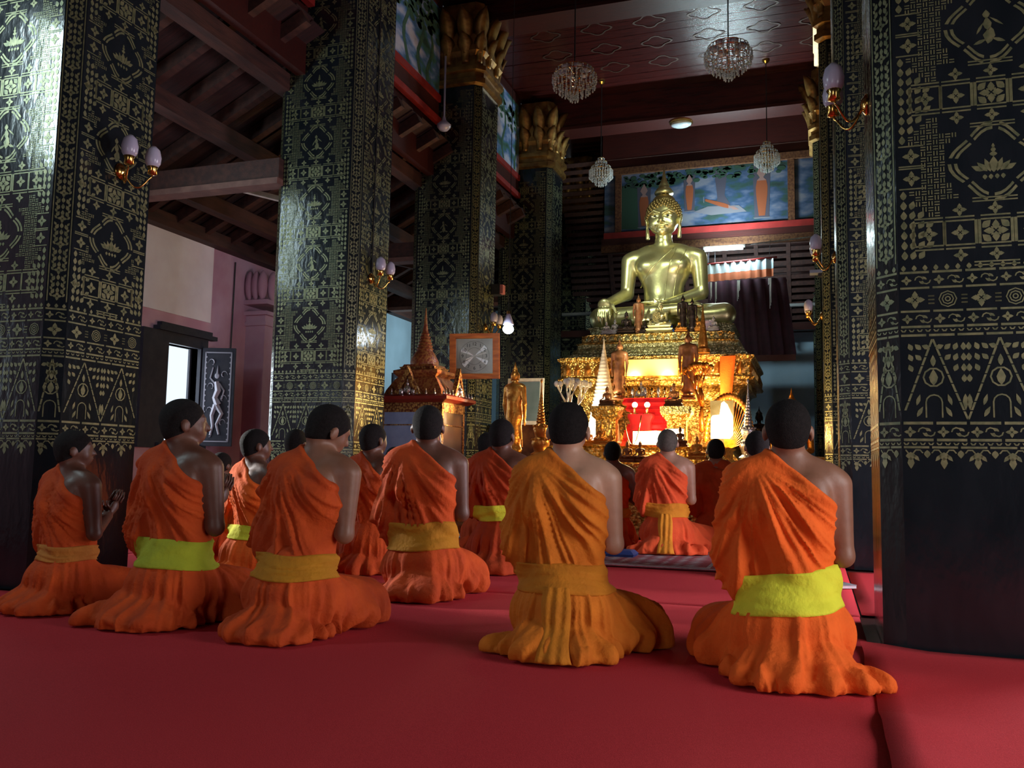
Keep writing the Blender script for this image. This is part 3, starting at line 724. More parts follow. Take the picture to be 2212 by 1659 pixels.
# ------------------------------------------------------------------ kneeling figures
SKIN = {'dark': mat('brown_skin', (.125, .052, .032), .48, 0, (.095, .038, .024), 12, .08, 60),
        'mid': mat('tan_skin', (.24, .115, .07), .48, 0, (.19, .085, .05), 12, .08, 60),
        'light': mat('light_skin', (.46, .27, .18), .48, 0, (.38, .21, .14), 12, .08, 60)}
HAIR = mat('cropped_black_hair', (.0055, .0045, .005), .8, 0, (.012, .010, .010), 90, .6, 300, spec=.2)
HAIR_P = mat('shaven_grey_hair', (.10, .09, .07), .75, 0, (.07, .06, .05), 60, .4, 240)
def cloth(name, a, b): return mat(name, a, .85, 0, b, 9, .55, 48, detail=6, spec=.25)
ROBE = {'orange': cloth('orange_cotton', (.56, .080, .012), (.44, .056, .010)),
        'bright': cloth('bright_orange_cotton', (.82, .14, .018), (.72, .115, .014)),
        'amber': cloth('amber_cotton', (.66, .19, .016), (.55, .145, .012)),
        'deep': cloth('deep_orange_cotton', (.46, .055, .010), (.36, .042, .008)),
        'coral': cloth('coral_cotton', (.85, .12, .035), (.74, .095, .03))}
SASH = {'lime_shade': cloth('shaded_lime_cotton', (.40, .46, .03), (.33, .38, .025)), 'lime': cloth('lime_cotton', (.72, .74, .05), (.64, .66, .04)), 'tan': cloth('tan_orange_cotton', (.52, .20, .035), (.42, .15, .025)),  # first entry is the lime cloth darkened for a monk in shadow
        'mustard': cloth('mustard_cotton', (.50, .22, .014), (.42, .175, .012)), 'amber': cloth('amber_sash_cotton', (.56, .20, .014), (.47, .16, .012)),
        'gold': cloth('golden_cotton', (.82, .33, .03), (.72, .27, .025))}
EYE = mat('eye_white', (.6, .58, .55), .2); LIP = mat('lip', (.18, .06, .05), .5)

def head_sdf(S, hp, Rm, k=.016, grow=0.0, hair=False):
    """head about the pivot hp (base of the skull); Rm turns it"""
    def T(p): return np.array(Vector(hp) + Rm @ Vector(p))
    e = tuple(Rm.to_euler())
    S.ell(T((0, -.012, .100)), (.0785+grow, .096+grow, .090+grow), k, e)
    S.ell(T((0, -.040, .048)), (.060+grow, .052+grow, .058+grow), k*1.5, e)
    if hair: return
    S.ell(T((0, .030, .055)), (.058, .062, .070), k*1.4, e)
    S.ell(T((0, .062, .018)), (.030, .026, .022), k*1.2, e)                    # chin
    for sx in (-1, 1):
        S.ell(T((sx*.035, .052, .052)), (.025, .022, .028), k, e)              # cheeks
        S.ell(T((sx*.081, -.004, .066)), (.010, .021, .031), .006, tuple((Rm @ Euler((0, 0, sx*.35)).to_matrix()).to_euler()))  # ears
        S.ell(T((sx*.027, .083, .088)), (.015, .012, .009), .008, e, cut=True)  # eye sockets
        S.ell(T((sx*.026, .074, .088)), (.013, .012, .011), .005, e)
    S.cap(T((0, .088, .090)), T((0, .105, .058)), .008, .012, .010)            # nose
    S.ell(T((0, .090, .036)), (.020, .010, .0045), .005, e); S.ell(T((0, .089, .027)), (.017, .010, .0055), .005, e)
    S.ell(T((0, .078, .107)), (.045, .014, .008), .010, e)                     # brow

def monk(key, x, y, label, face=0.0, sc=1.0, robe='orange', sash='mustard', skin='dark', knees=0.0, yaw=0.0, nod=0.0, tilt=0.0, h=.0095,
         train=None, tail=False, both=False, lean=(0, 0), seed=1, sash_z=(.235, .345), sash_t=0.0, hair=None, kspread=.075, open_arm=0.0, klen=1.0):
    rob, sas, sk = ROBE[robe], SASH.get(sash), SKIN[skin]
    on_rug = -3.5 < x < -.5 and 6.4 < y < 8.5
    t = thing('person', label, 'person', (x, y, .024 if on_rug else .006), face, 'kneeling monks'); t.scale = (sc,)*3
    lx, ly = lean
    def B(p):      # lean of the upper body grows with height
        q = max(0, p[2] - .25)*1.9; return (p[0] + lx*q, p[1] + ly*q, p[2])
    kd = np.array([math.sin(knees), math.cos(knees), 0.]); pe = np.array([kd[1], -kd[0], 0.])
    hips = [np.array([-.085, -.02, .15]), np.array([.085, -.02, .15])]
    kn = [np.array([0, .0, .095]) + kd*.40*klen - pe*kspread, np.array([0, .0, .095]) + kd*.40*klen + pe*kspread]
    ft = [np.array([-.06, -.14, .04]) - kd*.05, np.array([.06, -.14, .04]) - kd*.05]
    ls = [np.array(B((-.168, -.005, .678))), np.array(B((.168, -.005, .678)))]
    el = [np.array(B((-.195, .02, .43))), np.array(B((.188 + open_arm, .015 - open_arm*.6, .42)))]
    hd = [np.array(B((-.02, .25, .53))), np.array(B((.02, .25, .53)))]
    # ---- body: one continuous surface
    S = SDF((-.42, -.38, -.01), (.50, .56, 1.02), h*1.08)
    S.ell((0, -.01, .19), (.145, .115, .12), .03)
    S.ell(B((0, .01, .36)), (.130, .095, .17), .05); S.ell(B((0, .005, .56)), (.160, .105, .19), .06)
    S.cap(B((-.125, -.01, .690)), B((.125, -.01, .690)), .056, .056, .05)
    for sx in (-1, 1):
        S.cap(B((sx*.01, -.012, .775)), B((sx*.13, -.014, .715)), .040, .040, .04)
        S.ell(B((sx*.075, -.075, .60)), (.06, .035, .10), .05)                  # shoulder blades
    neck = Vector(B((0, .0, .80))); S.cap(B((0, -.008, .70)), tuple(neck + Vector((0, .004, .03))), .056, .050, .035)
    Rm = Euler((nod, tilt, yaw), 'ZXY').to_matrix() if False else (Euler((0, 0, yaw)).to_matrix() @ Euler((nod, 0, 0)).to_matrix() @ Euler((0, tilt, 0)).to_matrix())
    hp = neck - Vector((0, 0, .003))
    head_sdf(S, hp, Rm)
    for i, sx in enumerate((-1, 1)):
        S.cap(ls[i], el[i], .054, .038, .03); S.cap(el[i], hd[i] - np.array([0, .02, .03]), .038, .026, .02)
        S.ell(hd[i] + np.array([0, .015, .02]), (.014, .030, .045), .012, (-.5, 0, 0))
        S.cap(hips[i], kn[i], .090, .062, .04); S.cap(kn[i] + np.array([0, 0, -.03]), ft[i] + np.array([0, .03, .005]), .05, .032, .03); S.ell(ft[i] + np.array([0, -.03, .008]), (.028, .06, .022), .02)
    V, F = S.arrays(); V = relax(V, F, 1, .35)
    me = np_mesh('body', V, F); body = link('body', me, t, sk)
    fm = MB()          # fingers of the joined palms, bent slightly, thumb from the side of the palm
    for i, sx in enumerate((-1, 1)):
        for q, (dy, L) in enumerate(((.034, .062), (.014, .070), (-.006, .066), (-.024, .052))):
            b = hd[i] + np.array([-sx*.004, .03 + dy*.8, .055 - dy*.35]); m1 = b + np.array([0, .018, L*.5]); m2 = m1 + np.array([-sx*.003, .010, L*.5])
            fm.tube([b, m1, m2], [.0085, .0078, .005], 7)
        b = hd[i] + np.array([0, -.012, .01]); fm.tube([b, b + np.array([0, -.018, .026]), b + np.array([-sx*.004, -.020, .050])], [.010, .009, .006], 7)
    fo = fm.build('fingers', sk, body, True)
    # ---- hair
    S = SDF((-.16 + lx, -.16 + ly, .72), (.16 + lx, .20 + ly, 1.04), h*.85)
    S.cap(tuple(neck - Vector((0, 0, .06))), tuple(neck + Vector((0, .004, .03))), .054, .0535, .035); head_sdf(S, hp, Rm, grow=.0038, hair=True)
    pl = Vector(hp) + Rm @ Vector((0, .078, .128)); S.plane(pl, Rm @ Vector((0, .80, -.60)), .008)
    pl2 = Vector(hp) + Rm @ Vector((0, -.06, .008)); S.plane(pl2, Rm @ Vector((0, .45, -1)), .012)
    V, F = S.arrays(); link('hair', np_mesh('hair', V, F), t, hair or HAIR)
    # ---- upper robe: torso, left shoulder and arm, cut obliquely to leave the right shoulder bare
    def robe_core(S, g, arms=True):
        S.ell(B((0, .01, .34)), (.142+g, .108+g, .17), .05); S.ell(B((0, .005, .55)), (.168+g, .115+g, .19+g), .06)
        S.cap(B((-.125, -.01, .690)), B((.125 if both else .10, -.01, .690)), .060+g, .060+g, .05)
        S.cap(B((-.05, -.014, .755)), B((-.13, -.014, .715)), .045+g, .045+g, .04)
        for sx in (-1, 1): S.ell(B((sx*.075, -.078, .60)), (.06+g, .036+g, .10), .05)
        if both: S.cap(B((.05, -.014, .755)), B((.13, -.014, .715)), .045+g, .045+g, .04)
        for i, sx in enumerate((-1, 1)):
            if i == 1 and not both: continue
            S.cap(ls[i], el[i], .058+g, .060+g, .04); S.cap(el[i], hd[i]*.75 + el[i]*.25 + np.array([0, 0, -.03]), .062+g, .045+g, .05)
            S.ell(el[i] + np.array([sx*.0 + (-sx)*.02, .0, -.055]), (.062, .085, .105), .07)
    S = SDF((-.46, -.34, .16), (.46, .42, .92), h)
    robe_core(S, .008)
    S.cap(B((0, .0, .70)), B((0, .004, .86)), .047, .047, .012, cut=True)
    if not both:
        S.plane(B((-.035, 0, .778)), (.64, -.06, .77), .010); S.cap(ls[1] + np.array([.02, 0, 0]), el[1] + np.array([.02, 0, 0]), .060, .044, .010, cut=True)
    else: S.plane(B((0, 0, .795)), (0, -.15, 1), .01)
    S.plane((0, 0, sash_z[0] + .02), (0, 0, -1), .01)
    V, F = S.arrays(); N = vnormals(V, F)
    px, pz = B((-.13, 0, .76))[0], .76
    al = np.arctan2(V[:,0]-px, np.maximum(pz - V[:,2], .02)); r = np.hypot(V[:,0]-px, pz - V[:,2]); front = (V[:,1] > 0)*17.0
    amp = sstep(r, .03, .22)
    q1 = ridge(np.stack([al*4.4 + front + .35*vnoise(V*6, seed), r*2.0, V[:,1]*.7 + seed], 1), seed)
    q2 = ridge(np.stack([al*15 + front + .6*vnoise(V*9, seed+3), r*2.6, V[:,1]*.7 + seed*2], 1), seed+1)
    q3 = ridge(np.stack([V[:,0]*4, V[:,1]*4, V[:,2]*22 + 3*V[:,0]], 1), seed+2)
    side = sstep(V[:,0], .06, .16)*sstep(V[:,2], .62, .45)
    d = amp*(.028*(q1**3 - .35) + .023*(q2**2.4 - .35))*(1 - .45*side) + side*.012*(q3 - .5) + .009*sstep(V[:,2], .44, .34)*(vnoise(V*7, seed+8))
    strip_ = np.exp(-((al - .30)/.10)**2)*amp*sstep(V[:,2], .30, .42)*(V[:,1] < 0); d += strip_*.010
    if not both:
        cp = np.array(B((-.035, 0, .778))); cn = np.array([.64, -.06, .77]); cn /= np.linalg.norm(cn); ed = -((V - cp) @ cn); d = d*sstep(ed, .004, .06) + .007*np.exp(-((ed - .012)/.010)**2)
    d = np.maximum(d, -.007); V = V + N*d[:,None]; V = relax(V, F, 1, .25)
    ur = link('upper_robe', np_mesh('upper_robe', V, F), t, rob)
    bv1 = BVHTree.FromPolygons([tuple(p) for p in V], F.tolist())
    # ---- lower robe: hips, folded legs, cloth pooled on the floor
    ext = [np.array([0, -.12, 0.])]; bb = np.array(kn + ft + ([np.array(q[:2] + (0,)) for q in (train or [])])); lo = bb.min(0) - .26; hi = bb.max(0) + .26
    S = SDF((min(lo[0], -.40), min(lo[1], -.44), -.012), (max(hi[0], .40), max(hi[1], .40), .46), h)
    S.ell((0, -.035, .165), (.175, .165, .155), .05); S.ell((0, .0, .29), (.148, .120, .12), .05)
    for i in (0, 1):
        S.cap(hips[i], kn[i], .118, .090, .06); S.cap(kn[i] + np.array([0, 0, -.03]), ft[i], .075, .055, .05)
        S.ell(kn[i]*.55 + hips[i]*.45*np.array([1, 1, .2]), (.15, .15, .06), .06)
        S.cap(ft[i], ft[i] + np.array([0, -.10, -.005]), .05, .035, .04)
    S.ell((0, -.17, .045), (.165, .10, .06), .06); S.ell((0, -.10, .015), (.205, .18, .030), .05)
    for q in (train or []):
        S.ell((q[0], q[1], .018), (q[2], q[3], .026), .035, (0, 0, q[4] if len(q) > 4 else 0))
        m = np.array([q[0]*.5, q[1]*.5 - .05, .05]); S.cap(m, (q[0]*.9, q[1]*.9, .02), .07, .03, .05)
    V, F = S.arrays(); N = vnormals(V, F)
    th = np.arctan2(V[:,0], -(V[:,1] - .02)); rr = np.hypot(V[:,0], V[:,1]); z = V[:,2]; dn = sstep(z, .30, .12)
    warp = vnoise(np.stack([V[:,0]*5, V[:,1]*5, z*5], 1), seed+5)
    q1 = ridge(np.stack([th*2.6 + .9*warp, z*3.2 + rr*1.4, rr*1.2 + seed], 1), seed+6)
    q2 = ridge(np.stack([th*7.6 + 1.3*warp, z*3.5 + rr*1.8, rr*1.5 + seed], 1), seed+7)
    q3 = ridge(np.stack([th*9.0 + 2.0*warp, z*16, rr*9 + seed], 1), seed+9)
    lowz = sstep(z, .11, .03)
    d = (.18 + .82*dn)*(.030*(q1**2.5 - .35) + .020*(q2**2 - .4)) + lowz*(.026*(q3 - .55) + .016*np.sin(th*19 + 5*warp))
    d *= np.where(z < .006, .5, 1.0)
    V = V + N*d[:,None]; V[:,2] = np.maximum(V[:,2], .001 + .004*lowz*vnoise(V*14, seed)); V = relax(V, F, 1, .25)
    lr = link('lower_robe', np_mesh('lower_robe', V, F), t, rob)
    bv2 = BVHTree.FromPolygons([tuple(p) for p in V], F.tolist())
    # ---- sash wound round the waist
    if sas:
        n, m = 72, 15; z0, z1 = sash_z; R2 = np.zeros((m, n))
        for i in range(m):
            for j in range(n):
                a = 2*PI*j/n; dv = Vector((math.sin(a), math.cos(a), 0)); zz = z0 + (z1-z0)*i/(m-1) + sash_t*math.sin(a)*.14; best = .11
                for bv in (bv1, bv2):
                    hit = bv.ray_cast(Vector((lx*.1, ly*.1, zz)) + dv*.34, -dv, .34)
                    if hit[0] is not None: best = max(best, .34 - hit[3])
                R2[i, j] = min(best, .20)
        for _ in range(3): R2 = (np.roll(R2, 1, 1) + np.roll(R2, -1, 1) + 2*R2)/4
        Rm2 = R2.copy()
        for _ in range(2): Rm2[1:-1] = (Rm2[:-2] + Rm2[2:] + 2*Rm2[1:-1])/4
        out, ins = [], []
        for i in range(m):
            u = i/(m-1); ro, ri = [], []
            for j in range(n):
                a = 2*PI*j/n; zz = z0 + (z1-z0)*u + sash_t*math.sin(a)*.14 + .004*math.sin(3*a+seed)
                wr_ = ridge([[u*5.5 + .5*math.sin(a*2+seed), a*.8, seed]], seed)[0]
                rr_ = Rm2[i, j] + .008 + .010*wr_**2 - .006*abs(2*u-1)**4
                ro.append((lx*.1 + rr_*math.sin(a), ly*.1 + rr_*math.cos(a), zz)); ri.append((lx*.1 + (Rm2[i,j]-.02)*math.sin(a), ly*.1 + (Rm2[i,j]-.02)*math.cos(a), zz))
            out.append(ro); ins.append(ri)
        MB().loft([ins[0]] + out + [ins[-1]], cap=False).build('sash', sas, t, True)
        if tail:
            rings = []; K = 22; j0 = int(n*.5)
            yb = Rm2[0, j0] + .02
            for i in range(K + 1):
                u = i/K; zz = z0 + .03 - u*(z0 + .022); yy = -(yb + .030*math.sin(u*PI)**1.0 + (.055 if zz < .12 else .055*u)); xx = -.012 + .016*u; w2 = .048 + .016*u + .006*math.sin(u*7)
                hit = bv2.ray_cast(Vector((xx, -.6, zz)), Vector((0, 1, 0)), .6)
                if hit[0] is not None: yy = min(hit[0].y - .012, -.10)
                if i: yy = .55*yy + .45*prev
                prev = yy
                pr = []
                for s_ in range(17): 
                    c = -1 + s_/8; pr.append((xx + c*w2, yy - .014*(1 - c*c) - .005*math.sin(c*9 + u*3), max(zz, .012)))
                rings.append(pr + [(p[0], p[1] + .010, p[2]) for p in reversed(pr)])
            MB().loft(rings).build('sash_tail', sas, t, True)
    return t
MK = {}
def P_(*a, **k): MK[a[0]] = monk(*a, **k)
P_('M', -.095, 3.42, 'monk kneeling at the far right in bright orange robe with lime-yellow sash, seen from behind', face=.10, robe='bright', sash='lime', skin='mid', knees=-.55, h=.0068, seed=3,
   klen=.86, train=[(.19, -.20, .12, .08, .4), (-.02, -.26, .16, .07, 0)], sash_z=(.225, .365), sash_t=.16, sc=1.0, kspread=.09, yaw=-.04)
P_('H', -.955, 3.48, 'monk in amber robe kneeling in the middle, sash end hanging down his back', face=.12, robe='amber', sash='amber', skin='light', knees=.80, h=.0068, seed=11, tail=True,
   train=[(-.20, -.14, .10, .045, -.1), (.06, -.20, .15, .08, 0)], sash_z=(.235, .345), klen=.86, yaw=-.05, nod=-.16)
P_('D', -2.13, 3.36, 'monk in orange robe with mustard sash, head bowed to the right', face=.02, robe='orange', sash='mustard', skin='mid', knees=.22, h=.008, seed=21,
   klen=.92, train=[(.03, -.25, .15, .07, 0)], yaw=-.62, nod=-.42, tilt=.10, sash_z=(.235, .335), lean=(.055, .06))
P_('B', -2.76, 3.36, 'orange-robed monk with shade-darkened lime sash, face turned right before the window', face=-.05, robe='orange', sash='lime_shade', skin='dark', knees=.25, h=.008, seed=31,
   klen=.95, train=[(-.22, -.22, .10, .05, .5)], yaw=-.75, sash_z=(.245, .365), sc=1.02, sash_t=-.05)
P_('A', -3.46, 3.42, 'monk farthest left, kneeling in deep shadow with a tan sash', face=-.15, robe='orange', sash='tan', skin='dark', knees=.30, h=.010, seed=41,
   klen=.9, train=[(-.12, -.20, .10, .06, .2)], yaw=-.65, sc=.875, sash_z=(.27, .35))
P_('F', -2.10, 4.62, 'monk with upright head in front of the glass cabinet, orange robe and wide mustard sash', face=.28, robe='orange', sash='mustard', skin='dark', knees=.45, h=.0095, seed=51,
   klen=.85, train=[(-.02, -.22, .14, .07, 0)], sc=1.08, sash_z=(.24, .375), sash_t=.05)
P_('C', -3.32, 4.72, 'monk whose robe is lit white by the window, with a yellow-green sash', face=-.35, robe='bright', sash='lime', skin='dark', knees=.45, h=.0105, seed=61, yaw=-.35, sc=.945, sash_z=(.27, .36))
P_('E', -2.90, 5.48, 'monk in deep orange robe between the bowed monk and the golden pillar edge', face=-.1, robe='orange', sash=None, skin='dark', knees=.5, h=.0105, seed=71, yaw=-.3, sc=1.02)
P_('G', -2.12, 5.95, 'monk in dark red-orange robe with a pale lime sash, partly behind the amber monk', face=.1, robe='deep', sash='lime', skin='dark', knees=.2, h=.011, seed=81, sc=1.08, yaw=-.25, sash_z=(.32, .42))
P_('I', -1.80, 8.15, 'small far monk in orange robe with an orange sash, left of the pale-skinned monk', face=.15, robe='orange', sash='mustard', skin='dark', knees=-.0, h=.0125, seed=91, sc=.98, sash_z=(.27, .36), open_arm=.04)
P_('J', -1.23, 7.80, 'light-skinned far monk in coral robe with a golden sash, on the patterned rug', face=.10, robe='coral', sash='gold', skin='light', knees=.75, h=.0105, seed=101, sc=1.08, hair=HAIR_P,
   train=[(-.16, -.20, .14, .10, 0), (.12, -.18, .18, .09, 0)], sash_z=(.28, .39), tail=True)
P_('K', -.91, 8.72, 'far monk with both shoulders wrapped in a plain dark orange robe', face=.1, robe='deep', sash=None, skin='mid', knees=.2, h=.0125, seed=111, sc=1.05, both=True)
P_('L', -.40, 6.6, 'monk mostly hidden behind the far right monk, only head and left shoulder showing', face=.1, robe='bright', sash='mustard', skin='mid', knees=.3, h=.0115, seed=121, sc=1.03, yaw=.25, both=True)
P_('N', -3.90, 5.15, 'boy whose dark head shows low between the shaded-sash monk and the window-lit one', face=-.1, robe='orange', sash=None, skin='dark', knees=.2, h=.0125, seed=131, sc=.80)
P_('O', -3.80, 5.92, 'monk whose ear shows just behind the bowed head', face=-.1, robe='deep', sash=None, skin='dark', knees=.2, h=.0125, seed=141, sc=1.0)
P_('Q', -3.15, 6.32, 'boy whose head top shows beside the shoulder of the upright monk', face=0, robe='deep', sash=None, skin='dark', knees=.2, h=.0125, seed=151, sc=.88)
P_('R', -2.70, 7.2, 'monk in red-orange robe just left of and behind the lime-sashed far monk', face=0, robe='deep', sash=None, skin='dark', knees=.1, h=.0125, seed=161, sc=1.02, both=True)
# ------------------------------------------------------------------ statues
def seated(S, k=1.0):
    """Buddha touching the earth, facing -Y, seat at z=0, knees 2.1 wide"""
    S.ell((0, .02, .20), (.42, .30, .22), .08)
    S.ell((0, -.01, .50), (.285, .215, .40), .10); S.ell((0, .0, .88), (.385, .245, .32), .12)
    S.cap((-.40, .0, 1.07), (.40, .0, 1.07), .135, .135, .10)
    for sx in (-1, 1):
        S.ell((sx*.19, -.13, .92), (.19, .13, .13), .06); S.ell((sx*.17, .0, 1.17), (.18, .12, .10), .08)
    S.cap((0, .0, 1.12), (0, -.02, 1.42), .135, .115, .05)
    for z in (1.25, 1.32, 1.39): S.ell((0, -.01, z), (.138, .135, .022), .012)
    S.ell((0, -.235, .42), (.025, .03, .022), .01, cut=True)
    # legs
    for sx in (-1, 1):
        S.cap((sx*.22, .06, .19), (sx*.88, -.22, .165), .19, .155, .08)
    S.cap((-.88, -.24, .16), (.30, -.56, .20), .15, .085, .05); S.cap((.88, -.24, .145), (-.30, -.52, .085), .15, .085, .05)
    S.ell((.48, -.52, .25), (.17, .085, .055), .03, (0, .15, -.3))
    # viewer's left arm: hand hanging over the shin; viewer's right arm: hand in the lap
    S.cap((-.50, .0, 1.04), (-.535, -.02, .55), .125, .095, .05); S.cap((-.535, -.02, .55), (-.75, -.42, .345), .095, .062, .03)
    S.ell((-.765, -.485, .30), (.105, .045, .115), .03, (.35, 0, 0))
    for q, (dx, L) in enumerate(((-.075, .19), (-.025, .225), (.028, .215), (.078, .17))):
        S.cap((-.765+dx, -.52, .25), (-.760+dx*1.15, -.555, .25-L*.6), .030, .025, .006); S.cap((-.760+dx*1.15, -.555, .25-L*.6), (-.755+dx*1.1, -.535, .25-L), .025, .018, .006)
    S.cap((-.67, -.46, .33), (-.60, -.48, .20), .03, .022, .01)
    S.cap((.50, .0, 1.04), (.545, -.03, .52), .125, .098, .05); S.cap((.545, -.03, .52), (.12, -.36, .33), .098, .06, .03)
    S.ell((.0, -.40, .325), (.14, .085, .035), .03)
    for q, dy in enumerate((-.07, -.025, .02, .06)): S.cap((-.06, -.40+dy, .335), (-.24 + .02*q, -.40+dy*.9, .33), .024, .018, .006)
    S.cap((.02, -.45, .34), (-.06, -.50, .37), .022, .017, .01)
def buddha_head(S, c, s=1.0, k=.02, wx=1.12):
    def T(p): return (c[0]+p[0]*s*wx, c[1]+p[1]*s, c[2]+p[2]*s)
    def E(p, r, kk, rot=None, cut=False): S.ell(T(p), (r[0]*s*wx, r[1]*s, r[2]*s), kk*s, rot, cut)
    def C(a, b, ra, rb, kk, cut=False): S.cap(T(a), T(b), ra*s, rb*s, kk*s, cut)
    E((0, .02, .33), (.215, .235, .235), .03); E((0, -.035, .20), (.185, .185, .20), .05); E((0, -.13, .05), (.075, .07, .06), .06)
    for sx in (-1, 1):
        E((sx*.10, -.12, .16), (.075, .07, .085), .04)
        E((sx*.085, -.205, .265), (.062, .035, .034), .015, cut=True); E((sx*.085, -.170, .262), (.056, .034, .032), .012)
        C((sx*.030, -.222, .300), (sx*.10, -.215, .338), .015, .014, .006); C((sx*.10, -.215, .338), (sx*.168, -.172, .300), .014, .010, .006)
        E((sx*.222, -.01, .23), (.020, .050, .095), .012, (0, sx*.22, 0)); C((sx*.215, -.01, .16), (sx*.205, -.015, -.02), .020, .030, .012)
        E((sx*.225, -.025, .25), (.012, .025, .05), .008, None, True)
    C((0, -.215, .285), (0, -.262, .175), .020, .034, .018)
    for sx in (-1, 1): E((sx*.032, -.235, .165), (.020, .020, .015), .010)
    E((0, -.220, .120), (.078, .026, .014), .008); E((0, -.218, .092), (.056, .028, .017), .008); E((0, -.245, .107), (.07, .02, .004), .004, None, True)
    for sx in (-1, 1): E((sx*.07, -.200, .117), (.015, .015, .010), .008)
def finial(mb, c, s):
    mb.lathe([(.0, .0), (.135*s, .0), (.14*s, .03*s), (.10*s, .09*s), (.075*s, .10*s), (.08*s, .13*s), (.05*s, .19*s), (.03*s, .25*s), (.018*s, .34*s), (.004*s, .44*s)], 14, c)
def curls(mb, c, s, n=240, R=.225):
    for i in range(n):
        z = 1 - (i+.5)/n*1.25; a = i*2.39996; r = math.sqrt(max(0, 1-z*z)); x, y = r*math.cos(a), r*math.sin(a)
        px, py, pz = x*.222, .02+y*.243, .33+z*.245
        if py < -.02 and pz < .40 + .10*abs(px)/.2*0 - (.16*(abs(px)/.21)**2): continue
        if pz < .12: continue
        mb.ball((c[0]+px*s*1.12, c[1]+py*s, c[2]+pz*s), .021*s, 6, 4)
    for ring in range(3):
        n2 = 12 - ring*3
        for j in range(n2):
            a = 2*PI*j/n2; rr = (.12 - ring*.03)*s; mb.ball((c[0]+rr*math.cos(a), c[1]+.03*s+rr*math.sin(a), c[2]+(.565+.035*ring)*s), .021*s, 6, 4)

BX, BY, BZ = -2.07, 12.75, 2.775
bud = thing('buddha_statue', 'great golden seated statue touching the earth, on the tiered altar throne', 'statue', (BX, BY, BZ)); bud.scale = (1.01,)*3
S = SDF((-1.12, -.70, -.02), (1.12, .40, 1.50), .0175); seated(S); V, F = S.arrays(); V = relax(V, F, 2, .4)
bd_ = link('statue_body', np_mesh('statue_body', V, F), bud, M['gold'])
tb = BVHTree.FromPolygons([tuple(p) for p in V], F.tolist())
hc = (0, -.02, 1.38)
S = SDF((-.30, -.34, 1.34), (.30, .28, 2.02), .0085); buddha_head(S, hc); V, F = S.arrays(); V = relax(V, F, 1, .4)
hd_ = link('head', np_mesh('head', V, F), bud, M['gold'])
mb = MB(); mb.ball((0, .01, 1.90), (.17, .17, .12), 16, 8); curls(mb, hc, 1.0); mb.build('hair_curls', mat('aged_gold', (.42, .30, .12), .4, .85), hd_, True)['kind'] = 'stuff'
mb = MB(); finial(mb, (0, .01, 2.02), 1.0); mb.build('flame_finial', M['gold'], hd_, True)
for sx in (-1, 1):
    mb = MB(); mb.ball((sx*.095, -.208, hc[2]+.258), (.058, .013, .021), 12, 6); mb.build('eye', mat('pearl_inlay', (.75, .75, .62), .3), hd_, True)
    mb = MB(); mb.ball((sx*.092, -.2215, hc[2]+.255), (.020, .007, .016), 8, 6); mb.build('pupil', M['black'], hd_, True)
def on_torso(pts, r, w_=None):
    out = []
    for x, z in pts:
        hit = tb.ray_cast(Vector((x, -2, z)), Vector((0, 1, 0))); y = hit[0].y if hit[0] is not None else 0
        out.append((x, y, z))
    mb = MB(); mb.tube(out, r, 6); return mb
def lerp_pts(a, b, n=24, bow=0.0): return [(a[0]+(b[0]-a[0])*t + bow*math.sin(PI*t), a[1]+(b[1]-a[1])*t) for t in [i/n for i in range(n+1)]]
on_torso(lerp_pts((.16, 1.17), (-.34, .64), bow=-.0), .010).build('robe_edge', M['gold'], bud, True)
on_torso(lerp_pts((.20, 1.16), (.045, .40), bow=-.03), .008).build('shoulder_fold', M['gold'], bud, True)
on_torso(lerp_pts((.34, 1.14), (.16, .40), bow=-.03), .008).build('shoulder_fold', M['gold'], bud, True)
for a in (-.14,): on_torso([(-.14+.012*math.cos(t), .90+.012*math.sin(t)) for t in [q*PI/4 for q in range(9)]], .006).build('chest_mark', M['gold'], bud, True)

# the throne
th = thing('altar_throne', 'tiered carved golden throne under the great statue', 'altar', (BX+.02, 12.78, 0))
MB().loft(rect_rings([(1.22, 1.1, 0), (1.22, 1.1, .75), (1.12, 1.0, .85), (1.0, .9, 1.0), (.96, .88, 1.40), (1.02, .94, 1.60), (1.08, 1.0, 1.66), (1.08, 1.0, 1.72), (1.16, 1.06, 1.84), (1.22, 1.1, 1.86), (1.22, 1.1, 1.93)], .05)).build('throne_base', M['gold_orn'], th, 'auto')
MB().loft(rect_rings([(1.30, 1.17, 1.93), (1.32, 1.19, 1.96), (1.28, 1.16, 1.99), (1.28, 1.16, 2.19), (1.32, 1.19, 2.22), (1.32, 1.19, 2.25)], .05)).build('throne_tier', M['gold_orn'], th, 'auto')
MB().loft(rect_rings([(1.24, 1.08, 2.25), (1.22, 1.06, 2.31), (1.16, 1.0, 2.33), (1.15, .98, 2.38), (1.10, .94, 2.41), (1.10, .94, 2.46)], .05)).build('throne_tier', M['gold_green'], th, 'auto')
MB().loft(rect_rings([(1.10, .94, 2.46), (1.12, .96, 2.48), (1.05, .90, 2.50), (1.05, .90, 2.60)], .05)).build('throne_tier', M['gold_orn'], th, 'auto')
MB().loft(rect_rings([(1.02, .70, 2.60), (.97, .66, 2.63), (.99, .68, 2.72), (1.03, .70, 2.745)], .05)).build('throne_seat', M['gold_green'], th, 'auto')
